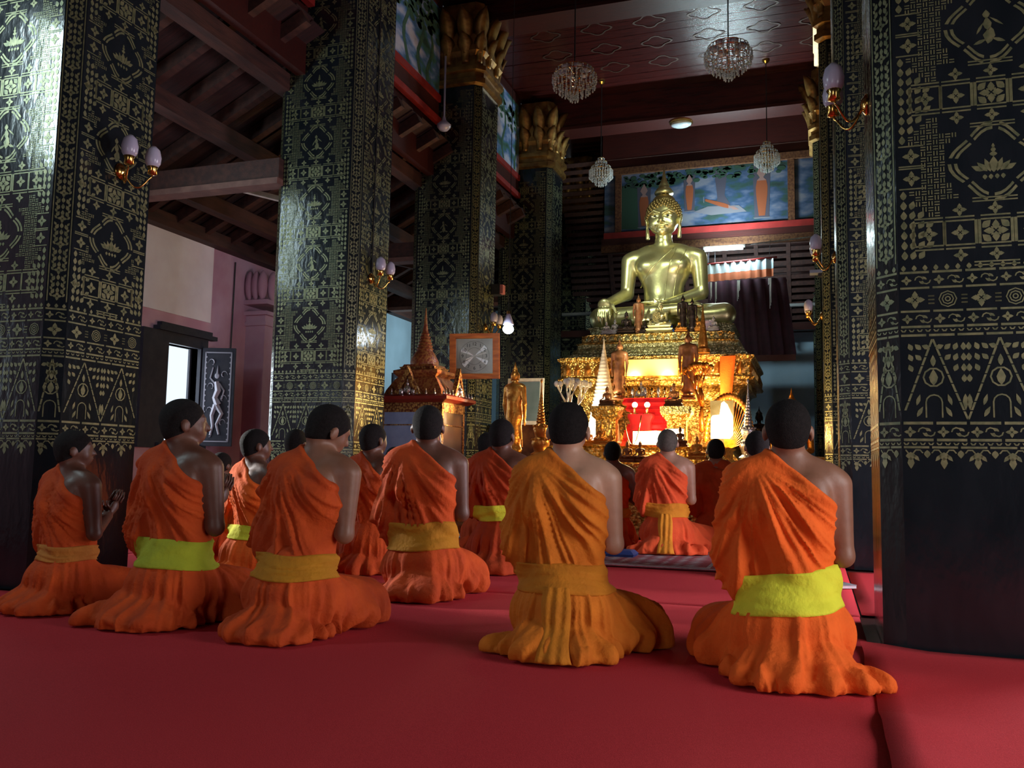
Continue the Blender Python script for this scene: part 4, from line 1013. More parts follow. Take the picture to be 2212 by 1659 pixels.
# rows of small upright leaf carvings on the tiers, one relief part per tier
for z, hw, hd, n, h_ in ((1.99, 1.28, 1.16, 17, .18), (2.33, 1.15, .98, 26, .07), (2.50, 1.05, .90, 18, .09), (1.45, .97, .89, 14, .16), (1.05, .98, .90, 14, .2)):
    mb = MB()
    for i in range(n):
        x = -hw + .12 + (2*hw-.24)*i/(n-1); w2 = (hw-.1)/n*.8
        mb.add([(x-w2, -hd, z+.01), (x, -hd-.022, z+.01), (x+w2, -hd, z+.01), (x+w2*.8, -hd, z+h_*.6), (x, -hd-.004, z+h_), (x-w2*.8, -hd, z+h_*.6), (x, -hd-.03, z+h_*.45)], [(0, 1, 6, 5), (1, 2, 3, 6), (5, 6, 4), (6, 3, 4)])
        if i == 0: ms = MB()
        y = -hd + .12 + (2*hd-.24)*i/(n-1)
        ms.add([(hw, y-w2, z+.01), (hw+.022, y, z+.01), (hw, y+w2, z+.01), (hw, y+w2*.8, z+h_*.6), (hw, y, z+h_), (hw, y-w2*.8, z+h_*.6), (hw+.03, y, z+h_*.45)], [(0, 1, 6, 5), (1, 2, 3, 6), (5, 6, 4), (6, 3, 4)])
    for q_ in (mb, ms): q_.build('leaf_carving', M['gold_warm'] if z < 2.2 else M['gold_green'], th)['kind'] = 'stuff'
MB().box((-.45, -1.22, 1.98), (.36, -1.17, 2.20)).build('smooth_panel', mat('yellow_gold_panel', (.85, .62, .20), .4, .5), th)
# the long stepped platform in front
pf = thing('altar_platform', 'long stepped carved platform before the throne, hidden low behind the monks', 'altar', (-1.97, 10.55, 0))
MB().loft(rect_rings([(1.08, .96, 0), (1.08, .96, .40), (1.10, 1.0, .43), (1.10, 1.0, .52), (1.04, .94, .55), (1.04, .94, .68), (1.08, .9, .72), (1.08, .9, .80)], .04)).build('platform_base', M['gold_orn'], pf, 'auto')
MB().loft(rect_rings([(1.06, .62, .80), (1.06, .62, .86), (1.02, .60, .88), (1.02, .60, .98), (1.06, .62, 1.0)], .04)).build('platform_step', M['gold_orn'], pf, 'auto')

# ---- small statues and offerings
S = SDF((-1.15, -.75, -.02), (1.15, .45, 2.05), .036); seated(S); buddha_head(S, hc, 1.0); V, F = S.arrays()
me_small = np_mesh('small_buddha', V, F); me_small.materials.append(M['gold'])
def pedestal(mb, s=1.0, t=3):
    z = -.0
    for i in range(t): w_ = 1.0 + .13*i; mb.loft(rect_rings([(w_*s, .62*s+.1*i*s, z-.28*s), (w_*.9*s, .56*s+.1*i*s, z-.14*s), (w_*s, .62*s+.1*i*s, z)], .05*s)); z -= .28*s
    return z
def small_buddha(x, y, z, s, mt, label, group='small seated statues on the altar', rz=0.0, ped=2, cat='statuette'):
    t = thing('seated_statuette', label, cat, (x, y, z), rz, group); t.scale = (s,)*3
    hgt = .28*ped
    o = link('figure', me_small, t, mt, (0, 0, hgt)); mb = MB(); finial(mb, (0, .01, 2.0+hgt), .95); mb.ball((0, .01, 1.9+hgt), (.22, .22, .17), 10, 6); mb.build('flame_finial', mt, t, True)
    if ped:
        mb = MB(); zz = 0
        for i in range(ped): w_ = 1.0 + .14*(ped-1-i); mb.loft(rect_rings([(w_, .66+.1*(ped-1-i), .28*i), (w_*.9, .58+.1*(ped-1-i), .28*i+.14), (w_, .66+.1*(ped-1-i), .28*i+.28)], .05))
        mb.build('pedestal', mt, t)
    return t
def standing_mesh(h, crown=False):
    """unit-height standing figure facing -Y in a long smooth robe"""
    S = SDF((-.24, -.16, -.01), (.24, .16, 1.0), h)
    S.cap((0, .0, .60), (0, 0, .12), .085, .075, .05); S.ell((0, .0, .70), (.105, .065, .12), .04); S.cap((-.085, 0, .765), (.085, 0, .765), .04, .04, .03)
    S.ell((0, .0, .56), (.075, .055, .08), .03); S.ell((0, 0, .45), (.098, .07, .10), .04); S.ell((0, .01, .08), (.11, .06, .06), .04)
    S.cap((0, 0, .78), (0, -.005, .84), .030, .028, .02); S.ell((0, -.005, .885), (.048, .054, .060), .015); S.ell((0, .0, .945), (.026, .028, .022), .012)
    S.cap((0, -.055, .895), (0, -.064, .872), .006, .010, .006)
    for sx in (-1, 1):
        S.cap((sx*.115, 0, .755), (sx*.135, 0, .58), .032, .026, .015); S.cap((sx*.135, 0, .58), (sx*.125, -.02, .43), .026, .017, .01); S.ell((sx*.122, -.025, .385), (.012, .022, .045), .01)
        S.cap((sx*.05, 0, .90), (sx*.05, 0, .84), .009, .011, .006); S.cap((sx*.04, -.02, .02), (sx*.045, -.08, .015), .028, .018, .02)
        S.cap((sx*.07, .0, .40), (sx*.115, .0, .12), .02, .008, .02)
    V, F = S.arrays(); return np_mesh('standing_figure', relax(V, F, 1, .3), F)
me_stand = standing_mesh(.009); me_stand.materials.append(M['gold_warm'])
def standing(x, y, z, hgt, mt, label, group=None, rz=0.0, base=True):
    t = thing('standing_statue', label, 'statue', (x, y, z), rz, group); t.scale = (hgt,)*3
    link('figure', me_stand, t, mt, (0, 0, .06 if base else 0)); mb = MB(); mb.lathe([(.001, .99), (.02, 1.0), (.024, 1.02), (.012, 1.05), (.002, 1.10)], 10, (0, 0, 0)); mb.build('flame_finial', mt, t, True)
    if base: MB().lathe([(.12, 0), (.12, .02), (.09, .03), (.11, .06)], 16).build('lotus_base', mt, t, 'auto')
    return t
def spire(x, y, z, hgt, rad, mt, label, name='ceremonial_spire', n=16, beads=True):
    t = thing(name, label, 'spire', (x, y, z)); pr = [(.0, 0), (1, 0), (1, .03), (.75, .05), (.85, .09), (.55, .12), (.62, .16), (.78, .21), (.72, .26), (.46, .29), (.52, .33), (.66, .38), (.60, .42), (.36, .45)]
    for k in range(10):
        r = .36 - .028*k; pr += [(r, .46+.034*k), (r*1.14, .473+.034*k), (r*.9, .486+.034*k)]
    MB().lathe([(r*rad, q*hgt) for r, q in pr] + [(.07*rad, .82*hgt), (.03*rad, .94*hgt)], n).build('spire_body', mt, t, 'auto')
    MB().ball((0, 0, .955*hgt), (.10*rad, .10*rad, .03*hgt)).build('tip_bud', mt, t, True)
    if beads:
        for zz, r in ((.26, .74), (.42, .62)):
            mb = MB()
            for j in range(14): a = 2*PI*j/14; mb.ball((r*rad*math.cos(a), r*rad*math.sin(a), zz*hgt), .10*rad, 6, 4)
            mb.build('flower_ring', mt, t, True)
    return t
spire(-2.84, 9.22, .80, .93, .13, M['gold_warm'], 'slender gold spire on the left, beside the standing golden statue')
spire(-.69, 9.95, .80, .97, .12, M['silver'], 'slender silver spire right of the altar, before the blue wall')
t = thing('cone_stupa', 'tall white cone stupa brightly lit on the left of the altar', 'stupa', (-2.60, 11.20, 1.02))
pr = [(.26, 0), (.26, .06), (.22, .08), (.20, .30)]
for k in range(22): r = .190*(1 - k/23); pr += [(r, .30+.047*k), (r*1.035, .312+.047*k), (r*.975, .325+.047*k)]
MB().lathe(pr + [(.004, 1.42)], 20).build('cone', M['white'], t, 'auto')
for sg, x in ((-1, -1.36),):
    t = thing('cone_stupa', 'thin golden cone stupa right of the tall dark standing figure', 'stupa', (x, 11.52, 2.26))
    MB().lathe([(.09, 0), (.09, .05), (.06, .08)] + [(.06*(1-k/16)*(1.12 if k % 2 else 1), .1+.035*k) for k in range(16)], 14).build('cone', M['gold_warm'], t, 'auto')
# branching silver tree
def twig_tree(x, y, z, hgt, mt, label, seed, leaf=True, cat='ornament'):
    t = thing('ornamental_tree', label, cat, (x, y, z)); r = random.Random(seed); mb = MB(); lv_ = MB()
    def br(p, d, L, rad, dep):
        q = p + d*L; m = p + d*L*.5 + Vector((r.uniform(-.1, .1), r.uniform(-.1, .1), .05))*L; mb.tube([p, m, q], [rad, rad*.8, rad*.6], 6)
        if dep == 0:
            if leaf: lv_.ball(tuple(q), (.026*hgt*1.3, .018*hgt, .034*hgt*1.2), 6, 4)
            return
        for k in range(3):
            nd = (d + Vector((r.uniform(-.65, .65), r.uniform(-.5, .5), r.uniform(.15, .8)))).normalized(); br(q, nd, L*.72, rad*.62, dep-1)
    br(Vector((0, 0, 0)), Vector((0, 0, 1)), hgt*.33, .028*hgt*1.4, 3)
    mb.build('branches', mt, t, True); lv_.build('blossoms', mt, t, True); return t
twig_tree(-2.80, 10.42, 1.0, .95, M['white'], 'branching white tree with blossoms left of the altar', 5)
twig_tree(-1.28, 10.75, 1.2, .95, M['gold_warm'], 'leafy golden tree right of the red stand', 8)
t = thing('ornamental_fan_tree', 'golden leaf fan curving around the brightest glow panel on the right', 'ornament', (-.96, 10.62, 1.0))
mb = MB()
for k in range(26):
    a = -.2 + k*.11; x, z = .30*math.sin(a*1.1), .10 + .55*(1-abs(a-.9)/2.4); 
    a2 = PI*k/25; mb.ball((.27*math.cos(a2), 0, .12 + .50*math.sin(a2)), (.030, .015, .045), 6, 4)
    mb.tube([(0, 0, 0), (.14*math.cos(a2), .01, .05+.25*math.sin(a2)), (.27*math.cos(a2), 0, .12+.50*math.sin(a2))], .007, 4)
mb.build('gilded_leaves', M['gold_warm'], t, True)
# pedestals
def stand(x, y, z0, prof, mt, label, ch=.012, name='gilded_stand', top=None):
    t = thing(name, label, 'stand', (x, y, z0)); MB().loft(rect_rings(prof, ch)).build('stand_body', mt, t, 'auto')
    if top: MB().loft(rect_rings(top, ch)).build('stand_top', M['gold_green'], t, 'auto')
    return t
stand(-2.36, 10.35, 1.002, [(.15, .13, 0), (.15, .13, .04), (.12, .10, .06), (.12, .10, .32), (.16, .14, .36), (.16, .14, .40), (.18, .16, .43), (.18, .16, .48)], M['gold_orn'], 'square gilded stand left of the red stepped stand')
stand(-1.52, 10.35, 1.002, [(.14, .12, 0), (.14, .12, .04), (.11, .10, .06), (.11, .10, .30), (.15, .13, .35), (.17, .15, .38)], M['gold_orn'], 'square gilded stand with a pale top right of the red stepped stand', top=[(.17, .15, .38), (.18, .16, .40), (.18, .16, .47)])
t = thing('red_stepped_stand', 'red lacquer stepped stand in the middle of the altar', 'stand', (-1.95, 10.92, 1.0))
for i, (w_, z0, z1) in enumerate(((.36, 0, .10), (.33, .10, .22), (.29, .22, .30), (.24, .30, .38), (.25, .38, .46), (.30, .46, .54), (.34, .54, .62))):
    MB().loft(rect_rings([(w_*.9, w_*.5, z0+.001), (w_*.9+.012, w_*.5+.01, z0+.02), (w_*.9-.01, w_*.5-.01, z1-.015), (w_*.9, w_*.5, z1)], .02)).build('red_step', M['red'], t, 'auto')
for i in range(8):
    MB().lathe([(.0, 0), (.022, 0), (.012, .02), (.01, .05), (.024, .07), (.018, .12), (.002, .15)], 8, (-.28+.08*i, -.05, .62)).build('small_vase', M['silver'] if i % 2 else M['brass'], t, True)
# two round lit bulbs with brass holders and the hanging cord loop
for i, x in enumerate((-2.055, -1.905)):
    t = thing('round_lamp', ['left', 'right'][i] + ' round lit bulb in front of the red stand', 'lamp', (x, 10.52, 1.40))
    MB().ball((0, 0, .115), .034, 12, 8).build('bulb', M['bulb'], t, True); MB().lathe([(.05, 0), (.05, .01), (.012, .02), (.012, .07), (.022, .085)], 10).build('holder', M['brass'], t, 'auto')
stand(-1.98, 10.52, 1.0, [(.14, .08, 0), (.15, .09, .03), (.12, .07, .05), (.12, .07, .30), (.15, .09, .36), (.15, .09, .40)], M['red'], 'low red stand carrying the two round bulbs', name='red_stand')
t = thing('cord_loop', 'pale cord hanging in a loop below the round bulbs', 'cord', (-1.96, 9.90, .95))
MB().tube([(-.10+.2*q/16, 0, .40 - .34*math.sin(PI*q/16)**.8) for q in range(17)], .006, 6).build('cord', M['brass'], t, True)
# glowing panels added to stand for the white glows on the altar
def glow_panel(x, y, z, w_, h_, label, name='altar_glow_panel', shape='box'):
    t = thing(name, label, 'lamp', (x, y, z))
    MB().box((-w_/2-.01, 0, -.01), (w_/2+.01, .04, h_+.01)).build('panel_case', M['brass'], t); MB().box((-.02, .0, 1.006 - z), (.02, .03, -.01)).build('panel_post', M['brass'], t)
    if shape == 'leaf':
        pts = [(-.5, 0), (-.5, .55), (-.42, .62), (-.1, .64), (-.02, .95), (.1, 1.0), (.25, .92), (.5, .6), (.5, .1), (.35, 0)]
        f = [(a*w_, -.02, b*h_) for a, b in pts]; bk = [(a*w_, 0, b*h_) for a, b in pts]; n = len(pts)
        MB().add(f + bk, [tuple(range(n)), tuple(reversed(range(n, 2*n)))] + [(i, i+n, (i+1) % n+n, (i+1) % n) for i in range(n)]).build('glow_sheet', M['glow_face'], t)
    else: MB().box((-w_/2, -.02, 0), (w_/2, 0, h_)).build('glow_sheet', M['glow_face'], t)
glow_panel(-.99, 10.15, 1.10, .24, .42, 'tall glaring white glow panel right of the altar, ringed by golden leaves', shape='leaf')
glow_panel(-1.80, 10.0, 1.02, .34, .15, 'wide glaring glow panel on the platform, above the pale-skinned monk')
glow_panel(-1.50, 10.02, 1.06, .20, .14, 'smaller glaring glow panel under the pale-topped gilded stand')
# statues standing around the altar
standing(-3.285, 9.62, .78, 1.07, M['gold_warm'], 'slim golden statue seen from behind, standing left near the clock', rz=PI-.35)
standing(-2.345, 10.98, 1.62, .72, M['wood_fig'], 'brown standing figure left of the lit throne panel', rz=.1)
standing(-1.48, 11.0, 1.62, .80, M['wood_fig'], 'taller brown standing figure right of the lit throne panel', rz=-.1)
standing(-2.295, 11.98, 2.60, .52, M['wood_fig'], 'thin brown standing statuette before the great statue, left', 'slim statuettes on the seat ledge')
standing(-1.68, 11.96, 2.60, .50, M['bronze'], 'black standing statuette before the great statue', 'slim statuettes on the seat ledge')
standing(-1.55, 11.92, 2.60, .44, M['bronze'], 'dark slim standing statuette with bent arms, right of the black one', 'slim statuettes on the seat ledge')
standing(-2.03, 11.90, 2.605, .34, M['gold_green'], 'tiny golden standing statuette in front of the crowned one', 'slim statuettes on the seat ledge')
small_buddha(-1.99, 11.955, 2.612, .165, M['gold'], 'crowned golden seated statuette at the middle of the seat ledge')
for x, s, m_, lb in ((-2.74, .075, 'silver', 'tiny pale seated statuette at the left end of the seat ledge'), (-2.62, .085, 'silver', 'second pale seated statuette from the left end of the ledge'),
                     (-2.46, .125, 'bronze', 'dark seated statuette on the left of the seat ledge'), (-2.20, .07, 'bronze', 'small dark seated statuette beside the larger dark one'),
                     (-2.10, .065, 'blue_glass', 'light blue glass statuette left of the ledge middle'), (-1.98, .055, 'green_glass', 'pale green glass statuette at the ledge middle'),
                     (-1.86, .065, 'blue_glass', 'deep blue glass statuette right of the ledge middle'), (-1.70, .085, 'gold_warm', 'coppery seated statuette right of the blue glass one'),
                     (-1.49, .088, 'gold_warm', 'coppery seated statuette on the right of the seat ledge'), (-1.27, .080, 'silver', 'pale pink seated statuette beside the framed picture')):
    small_buddha(x, 11.955, 2.612, s*.93, M[m_], lb)
t = thing('framed_picture', 'small framed picture on the right of the seat ledge', 'picture', (-1.345, 11.95, 2.60))
MB().box((-.07, 0, 0), (.07, .02, .17)).build('frame', M['silver'], t); MB().box((-.055, -.004, .015), (.055, 0, .155)).build('photograph', mat('dull_photograph', (.35, .22, .26), .4, 0, (.12, .12, .2), 20), t)
for x, y, z, s, m_, lb in ((-2.60, 9.75, .80, .10, 'gold_warm', 'small golden seated statuette at the left foot of the platform'), (-2.30, 9.82, 1.0, .13, 'gold_warm', 'golden seated statuette on the left stand step'),
                           (-2.16, 9.80, .98, .10, 'gold_warm', 'golden seated statuette right of the left stand'), (-1.98, 9.78, .80, .13, 'wood_fig', 'brown seated statuette below the cord loop, left'),
                           (-1.84, 9.80, .80, .13, 'wood_fig', 'brown seated statuette below the cord loop, right'), (-1.40, 9.80, .98, .12, 'wood_fig', 'seated statuette silhouetted under the glow panel'),
                           (-1.21, 9.74, .84, .14, 'gold_warm', 'copper-robed seated statuette in front of the right glow panel'), (-2.36, 10.35, 1.475, .13, 'wood_fig', 'brown seated statuette on the left gilded stand'),
                           (-1.56, 10.35, 1.465, .15, 'wood_fig', 'brown seated statuette on the pale-topped stand'), (-2.05, 10.9, 1.64, .10, 'silver', 'silver seated statuette on top of the red stand'), 
                           (-2.62, 10.5, 1.0, .12, 'gold_warm', 'golden seated statuette below the white cone stupa'), (-1.02, 9.75, .80, .14, 'gold', 'gilded seated statuette at the right foot of the platform')):
    small_buddha(x, y - (.06 if z < .99 else 0), z + .012, s*.68, M[m_], lb, 'small seated statues before the throne')
small_buddha(-.275, 11.7, .80, .42, M['gold_warm'], 'golden seated statue right of the altar before the blue wall', None, .1, 0, 'statue')
stand(-.275, 11.7, 0, [(.50, .36, 0), (.50, .36, .3), (.44, .30, .36), (.44, .30, .70), (.50, .36, .76), (.50, .36, .80)], M['gold_orn'], 'square gilded stand under the right golden statue')
small_buddha(-.825, 14.3, 1.19, .24, M['bronze'], 'dark seated statue silhouetted against the blue wall', None, 0, 0, 'statue')
stand(-.825, 14.3, 0, [(.30, .22, 0), (.30, .22, 1.14), (.34, .26, 1.19)], M['gold_orn'], 'gilded stand under the dark seated statue on the far right')
t = thing('hanging_robe', 'orange cloth strip draped on the right of the throne', 'cloth', (-1.10, 11.56, 1.27))
mb = MB(); mb.loft([[(x + .10*(1-q/10)*(x > 0)*1 + .0, -.012*math.sin(x*60+q*.3), .95 - .095*q) for x in (-.05, -.03, -.01, .01, .03, .05)] for q in range(11)], cap=False, closed=False); mb.build('cloth', ROBE['bright'], t, True)
t = thing('framed_picture', 'large white-framed picture behind the slim golden statue', 'picture', (-3.62, 11.0, 1.30)); t.rotation_euler = (math.radians(-4), 0, 0)
MB().box((-.25, 0, 0), (.25, .03, .62)).build('frame', M['white'], t); MB().box((-.20, -.004, .05), (.20, 0, .57)).build('picture_sheet', mat('blue_print', (.16, .24, .30), .25, 0, (.10, .16, .20), 3), t)
stand(-3.55, 11.05, 0, [(.45, .22, 0), (.45, .22, 1.24), (.48, .24, 1.29)], M['wood_fig'], 'brown side table under the white-framed picture', name='side_table')
stand(-3.28, 9.62, 0, [(.19, .19, 0), (.19, .19, .1), (.15, .15, .14), (.15, .15, .70), (.19, .19, .78)], M['gold_orn'], 'gilded stand under the slim golden standing statue')
stand(-2.84, 9.22, 0, [(.20, .20, 0), (.20, .20, .1), (.15, .15, .14), (.15, .15, .74), (.19, .19, .80)], M['gold_orn'], 'gilded stand under the slender gold spire')
stand(-.69, 9.95, 0, [(.18, .18, 0), (.18, .18, .1), (.13, .13, .14), (.13, .13, .74), (.17, .17, .80)], M['gold_orn'], 'gilded stand under the slender silver spire')
# ------------------------------------------------------------------ glass cabinet with a tiered spire roof
cb = thing('reliquary_cabinet', 'red and gold glazed cabinet with tiered spire roof, behind the upright monk', 'cabinet', (-3.98, 8.62, .012), -.03)
CW, CD, CT = .36, .29, 1.38
redw = mat('red_gold_wood', (.22, .045, .02), .4, .1, (.34, .14, .04), 34, .3, 60, kind='voronoi'); gilt = mat('gilt_pattern', (.50, .30, .10), .4, .5, (.16, .04, .02), 40, .4, 60, kind='voronoi')
MB().loft(rect_rings([(CW+.05, CD+.05, 0), (CW+.05, CD+.05, .10), (CW, CD, .14), (CW, CD, .46), (CW+.02, CD+.02, .48), (CW+.02, CD+.02, .52)])).build('lower_case', redw, cb)
for sx in (-1, 1):
    for sy in (-1, 1): MB().box((sx*CW-.045*(sx > 0)-.0, sy*CD-.045*(sy > 0), .52), (sx*CW+.045*(sx < 0), sy*CD+.045*(sy < 0), CT)).build('corner_post', gilt, cb)
for y in (-CD, CD-.02): MB().box((-CW, y, CT-.10), (CW, y+.02, CT)).build('front_rail', gilt, cb)
MB().box((CW-.02, -CD, CT-.10), (CW, CD, CT)).build('side_rail', gilt, cb); MB().box((-CW, -CD, CT-.10), (-CW+.02, CD, CT)).build('side_rail', gilt, cb)
for z in (.52, .74, .95, 1.14): MB().box((-CW+.02, -CD+.02, z), (CW-.02, CD-.02, z+.014)).build('glass_shelf', M['white'], cb)
for z in (.76, 1.14):
    MB().box((-CW+.03, -CD-.004, z), (CW-.03, -CD+.008, z+.012)).build('glazing_bar', gilt, cb); MB().box((CW-.008, -CD+.03, z), (CW+.004, CD-.03, z+.012)).build('glazing_bar', gilt, cb)
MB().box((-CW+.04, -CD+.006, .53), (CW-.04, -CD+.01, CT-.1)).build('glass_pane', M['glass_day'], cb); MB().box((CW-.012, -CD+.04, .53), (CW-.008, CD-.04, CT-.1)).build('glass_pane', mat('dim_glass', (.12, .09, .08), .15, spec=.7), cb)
MB().box((-CW+.02, CD-.03, .53), (CW-.02, CD-.02, CT-.1)).build('back_panel', M['glass_day'], cb)
MB().loft(rect_rings([(CW+.02, CD+.02, CT), (CW+.09, CD+.09, CT+.03), (CW+.09, CD+.09, CT+.06), (CW+.05, CD+.05, CT+.08)])).build('cornice', mat('dark_red_cornice', (.22, .022, .016), .3), cb)
for k in range(9):
    for f in (0, 1):
        p = (-CW-.04+(2*CW+.08)*k/8, -CD-.06, CT+.08) if f == 0 else (CW+.06, -CD-.04+(2*CD+.08)*k/8, CT+.08)
        MB().lathe([(.012, 0), (.014, .01), (.006, .03), (.001, .06)], 6, p).build('cornice_spike', M['silver'], cb)
MB().loft(rect_rings([(CW-.02, CD-.02, CT+.08), (CW-.04, CD-.04, CT+.14), (.24, .2, CT+.26), (.22, .18, CT+.28), (.26, .22, CT+.32), (.26, .22, CT+.35), (.20, .17, CT+.37), (.17, .15, CT+.42)])).build('tiered_roof', redw, cb)
MB().loft(rect_rings([(.20, .17, CT+.37), (.21, .18, CT+.39), (.17, .15, CT+.40)])).build('roof_band', gilt, cb)
prf = [(.15, CT+.40), (.155, CT+.46), (.11, CT+.55), (.085, CT+.58)]
for k in range(6): prf += [(.085-.009*k, CT+.59+.033*k), (.095-.009*k, CT+.60+.033*k), (.08-.009*k, CT+.612+.033*k)]
MB().lathe(prf + [(.03, CT+.80), (.02, CT+.86), (.012, CT+.96), (.004, CT+1.05)], 12).build('spire', redw, cb, 'auto')
for f in (0, 1):
    mb = MB(); W2, H2 = .16, .30
    pts = [(-W2, 0), (-W2*.55, .12), (-W2*.3, .20), (0, H2), (W2*.3, .20), (W2*.55, .12), (W2, 0)]; ins = [(-W2*.62, 0), (-W2*.38, .09), (-W2*.2, .14), (0, .20), (W2*.2, .14), (W2*.38, .09), (W2*.62, 0)]
    def P3(a, z, o): return (a-.02, -CD-.07+o, CT+.08+z) if f == 0 else (CW+.07-o, a*.8, CT+.08+z)
    vs = [P3(a, z, 0) for a, z in pts] + [P3(a, z, 0) for a, z in ins] + [P3(a, z, .05) for a, z in pts] + [P3(a, z, .05) for a, z in ins]; fs = []
    for i in range(6): fs += [(i, i+1, 8+i, 7+i), (14+i, 21+i, 22+i, 15+i), (i, 14+i, 15+i, i+1), (7+i, 8+i, 22+i, 21+i)]
    mb.add(vs, fs).build('gable_frame', gilt, cb)
    g = MB(); c0 = P3(0, 0, .02); g.ball((c0[0], c0[1], c0[2]+.05), (.05, .03, .05)); g.ball((c0[0], c0[1], c0[2]+.11), (.022, .022, .026)); g.lathe([(.015, .13), (.006, .16), (.001, .19)], 6, c0)
    for sx in (-1, 1): g.ball((c0[0]+(.07*sx if f == 0 else 0), c0[1]+(.055*sx if f else 0), c0[2]+.03), (.03, .03, .04))
    g.build('gable_figure', M['silver'], cb, True)

# ------------------------------------------------------------------ the square clock
ck = thing('wall_clock', 'square orange-wood clock with steel face, tilted, reading about ten past eight', 'clock', (-3.86, 9.78, 2.06)); ck.rotation_euler = (math.radians(4), math.radians(-.5), math.radians(10)); ck.scale = (.92, .92, .92)
cw = .33
for a, b in (((-cw, -.02, -cw*.9), (-cw+.085, .03, cw*.9)), ((cw-.085, -.02, -cw*.9), (cw, .03, cw*.9)), ((-cw+.085, -.02, cw*.9-.07), (cw-.085, .03, cw*.9)), ((-cw+.085, -.02, -cw*.9), (cw-.085, .03, -cw*.9+.07))):
    fr = MB().box(a, b).build('frame_board', M['clock_wood'], ck)
MB().box((-cw+.08, -.022, -cw*.9+.065), (cw-.08, -.012, -cw*.9+.07)).box((-cw+.08, -.022, cw*.9-.07), (cw-.08, -.012, cw*.9-.065)).build('inner_bead', M['brass'], ck)
MB().box((-cw+.085, -.004, -cw*.9+.07), (cw-.085, .01, cw*.9-.07)).build('dial', mat('brushed_steel', (.50, .50, .46), .32, .8, (.32, .32, .30), 3), ck)
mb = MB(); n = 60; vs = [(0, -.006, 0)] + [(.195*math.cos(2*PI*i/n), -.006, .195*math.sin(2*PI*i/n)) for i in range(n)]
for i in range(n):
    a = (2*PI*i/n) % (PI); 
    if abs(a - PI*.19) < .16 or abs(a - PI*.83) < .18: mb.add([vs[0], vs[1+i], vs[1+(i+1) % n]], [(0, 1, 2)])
mb.build('dial_sheen', mat('painted_dial_sheen', (.85, .87, .88), .25, .6), ck)  # pale wedges paint the metal's sheen onto the dial
mb = MB(); vs = []
for r0, r1 in ((.196, .199), (.108, .111)): mb.add([(r*math.cos(2*PI*i/48), -.0075, r*math.sin(2*PI*i/48)) for r in (r0, r1) for i in range(48)], [(i, (i+1) % 48, 48+(i+1) % 48, 48+i) for i in range(48)])
mb.build('dial_rings', M['black'], ck)
def numeral(txt, x, y, z, s, par, mt):
    c = bpy.data.curves.new('numeral', 'FONT'); c.body = txt; c.size = s; c.align_x = 'CENTER'; c.align_y = 'CENTER'; c.extrude = .0008
    o0 = bpy.data.objects.new('numeral', c); COL.objects.link(o0); bpy.context.view_layer.update(); me = bpy.data.meshes.new_from_object(o0); bpy.data.objects.remove(o0)
    me.materials.clear(); o = link('numeral', me, par, mt); o.location = (x, y, z); o.rotation_euler = (PI/2, 0, 0)
for i in range(1, 13):
    a = PI/2 - 2*PI*i/12; numeral(str(i), .158*math.cos(a), -.009, .158*math.sin(a), .062, ck, M['black'])
for nm, ang, L, wd in (('minute_hand', PI/2 - 2*PI*12.5/60, .165, .010), ('hour_hand', PI/2 - 2*PI*8.3/12, .12, .014)):
    d = Vector((math.cos(ang), 0, math.sin(ang))); p = Vector((0, -.013, 0)); MB().beam(tuple(p - d*.03), tuple(p + d*L), .004, wd).build(nm, M['white'], ck)
MB().tube([(0, .03, .29), (-.03, .12, .6), (-.04, .30, .9)], .004, 5).build('hanging_wire', M['black'], ck)
# hanging lamp with white shade and lit bulb in front of the fourth pillar
hl = thing('hanging_lamp', 'lit white bulb hanging under a small glass shade beside the clock', 'lamp', (-3.18, 9.05, 2.26))
MB().ball((0, 0, -.01), (.062, .062, .052), 14, 10).build('bulb', M['bulb_cool'], hl, True)
MB().lathe([(.022, .16), (.03, .14), (.045, .10), (.062, .04), (.060, .038), (.042, .095), (.028, .13)], 16).build('shade', M['frost'], hl, True)
MB().tube([(0, 0, .15), (0, 0, 1.2), (.0, 0, 4.6)], .004, 5).build('cord', M['black'], hl)
MB().lathe([(.0, .15), (.02, .15), (.02, .19), (.0, .2)], 10).build('socket', M['brass'], hl)
point('bulb_light', (-3.18, 8.95, 2.18), 9, (.8, .93, 1.0), .05)

# ------------------------------------------------------------------ wall lamps on the pillars
def wall_lamp(x, y, z, side, label, single=False):
    t = thing('wall_lamp', label, 'wall lamp', (x, y, z), 0, 'brass wall lamps on the pillars'); s = side
    MB().lathe([(.0, 0), (.055, .0), (.05, .012), (.025, .03), (.0, .034)], 16).build('wall_plate', M['brass'], t, True).rotation_euler = (0, s*PI/2, 0)
    for sy in ((-1,) if single else (-1, 1)):
        pts = [(s*.02, 0, 0)] + [(s*(.02+.13*q/10), sy*.10*(q/10), -.085*math.sin(PI*min(1, q/10*1.05))+ -.02*q/10) for q in range(1, 11)] + [(s*.155, sy*.10, .0)]
        MB().tube(pts, .006, 6).build('arm', M['brass'], t, True)
        MB().lathe([(.012, -.005), (.03, .0), (.026, .03), (.035, .045), (.032, .05)], 14, (s*.155, sy*.10, 0)).build('cup', M['brass'], t, True)
        MB().lathe([(.030, .045), (.046, .07), (.050, .11), (.040, .155), (.015, .18), (.0, .182)], 16, (s*.155, sy*.10, 0)).build('glass_shade', M['frost'], t, True)
wall_lamp(-4.07, 4.24, 2.52, 1, 'brass wall lamp with white glass shade on the nearest left pillar')
wall_lamp(-4.07, 7.52, 2.54, 1, 'brass wall lamp on the second left pillar, above its golden reflection')
wall_lamp(-4.07, 10.68, 2.56, 1, 'brass wall lamp on the third left pillar, above the clock')
wall_lamp(.264, 4.42, 2.50, -1, 'large brass wall lamp with lilac glass shade on the nearest right pillar')
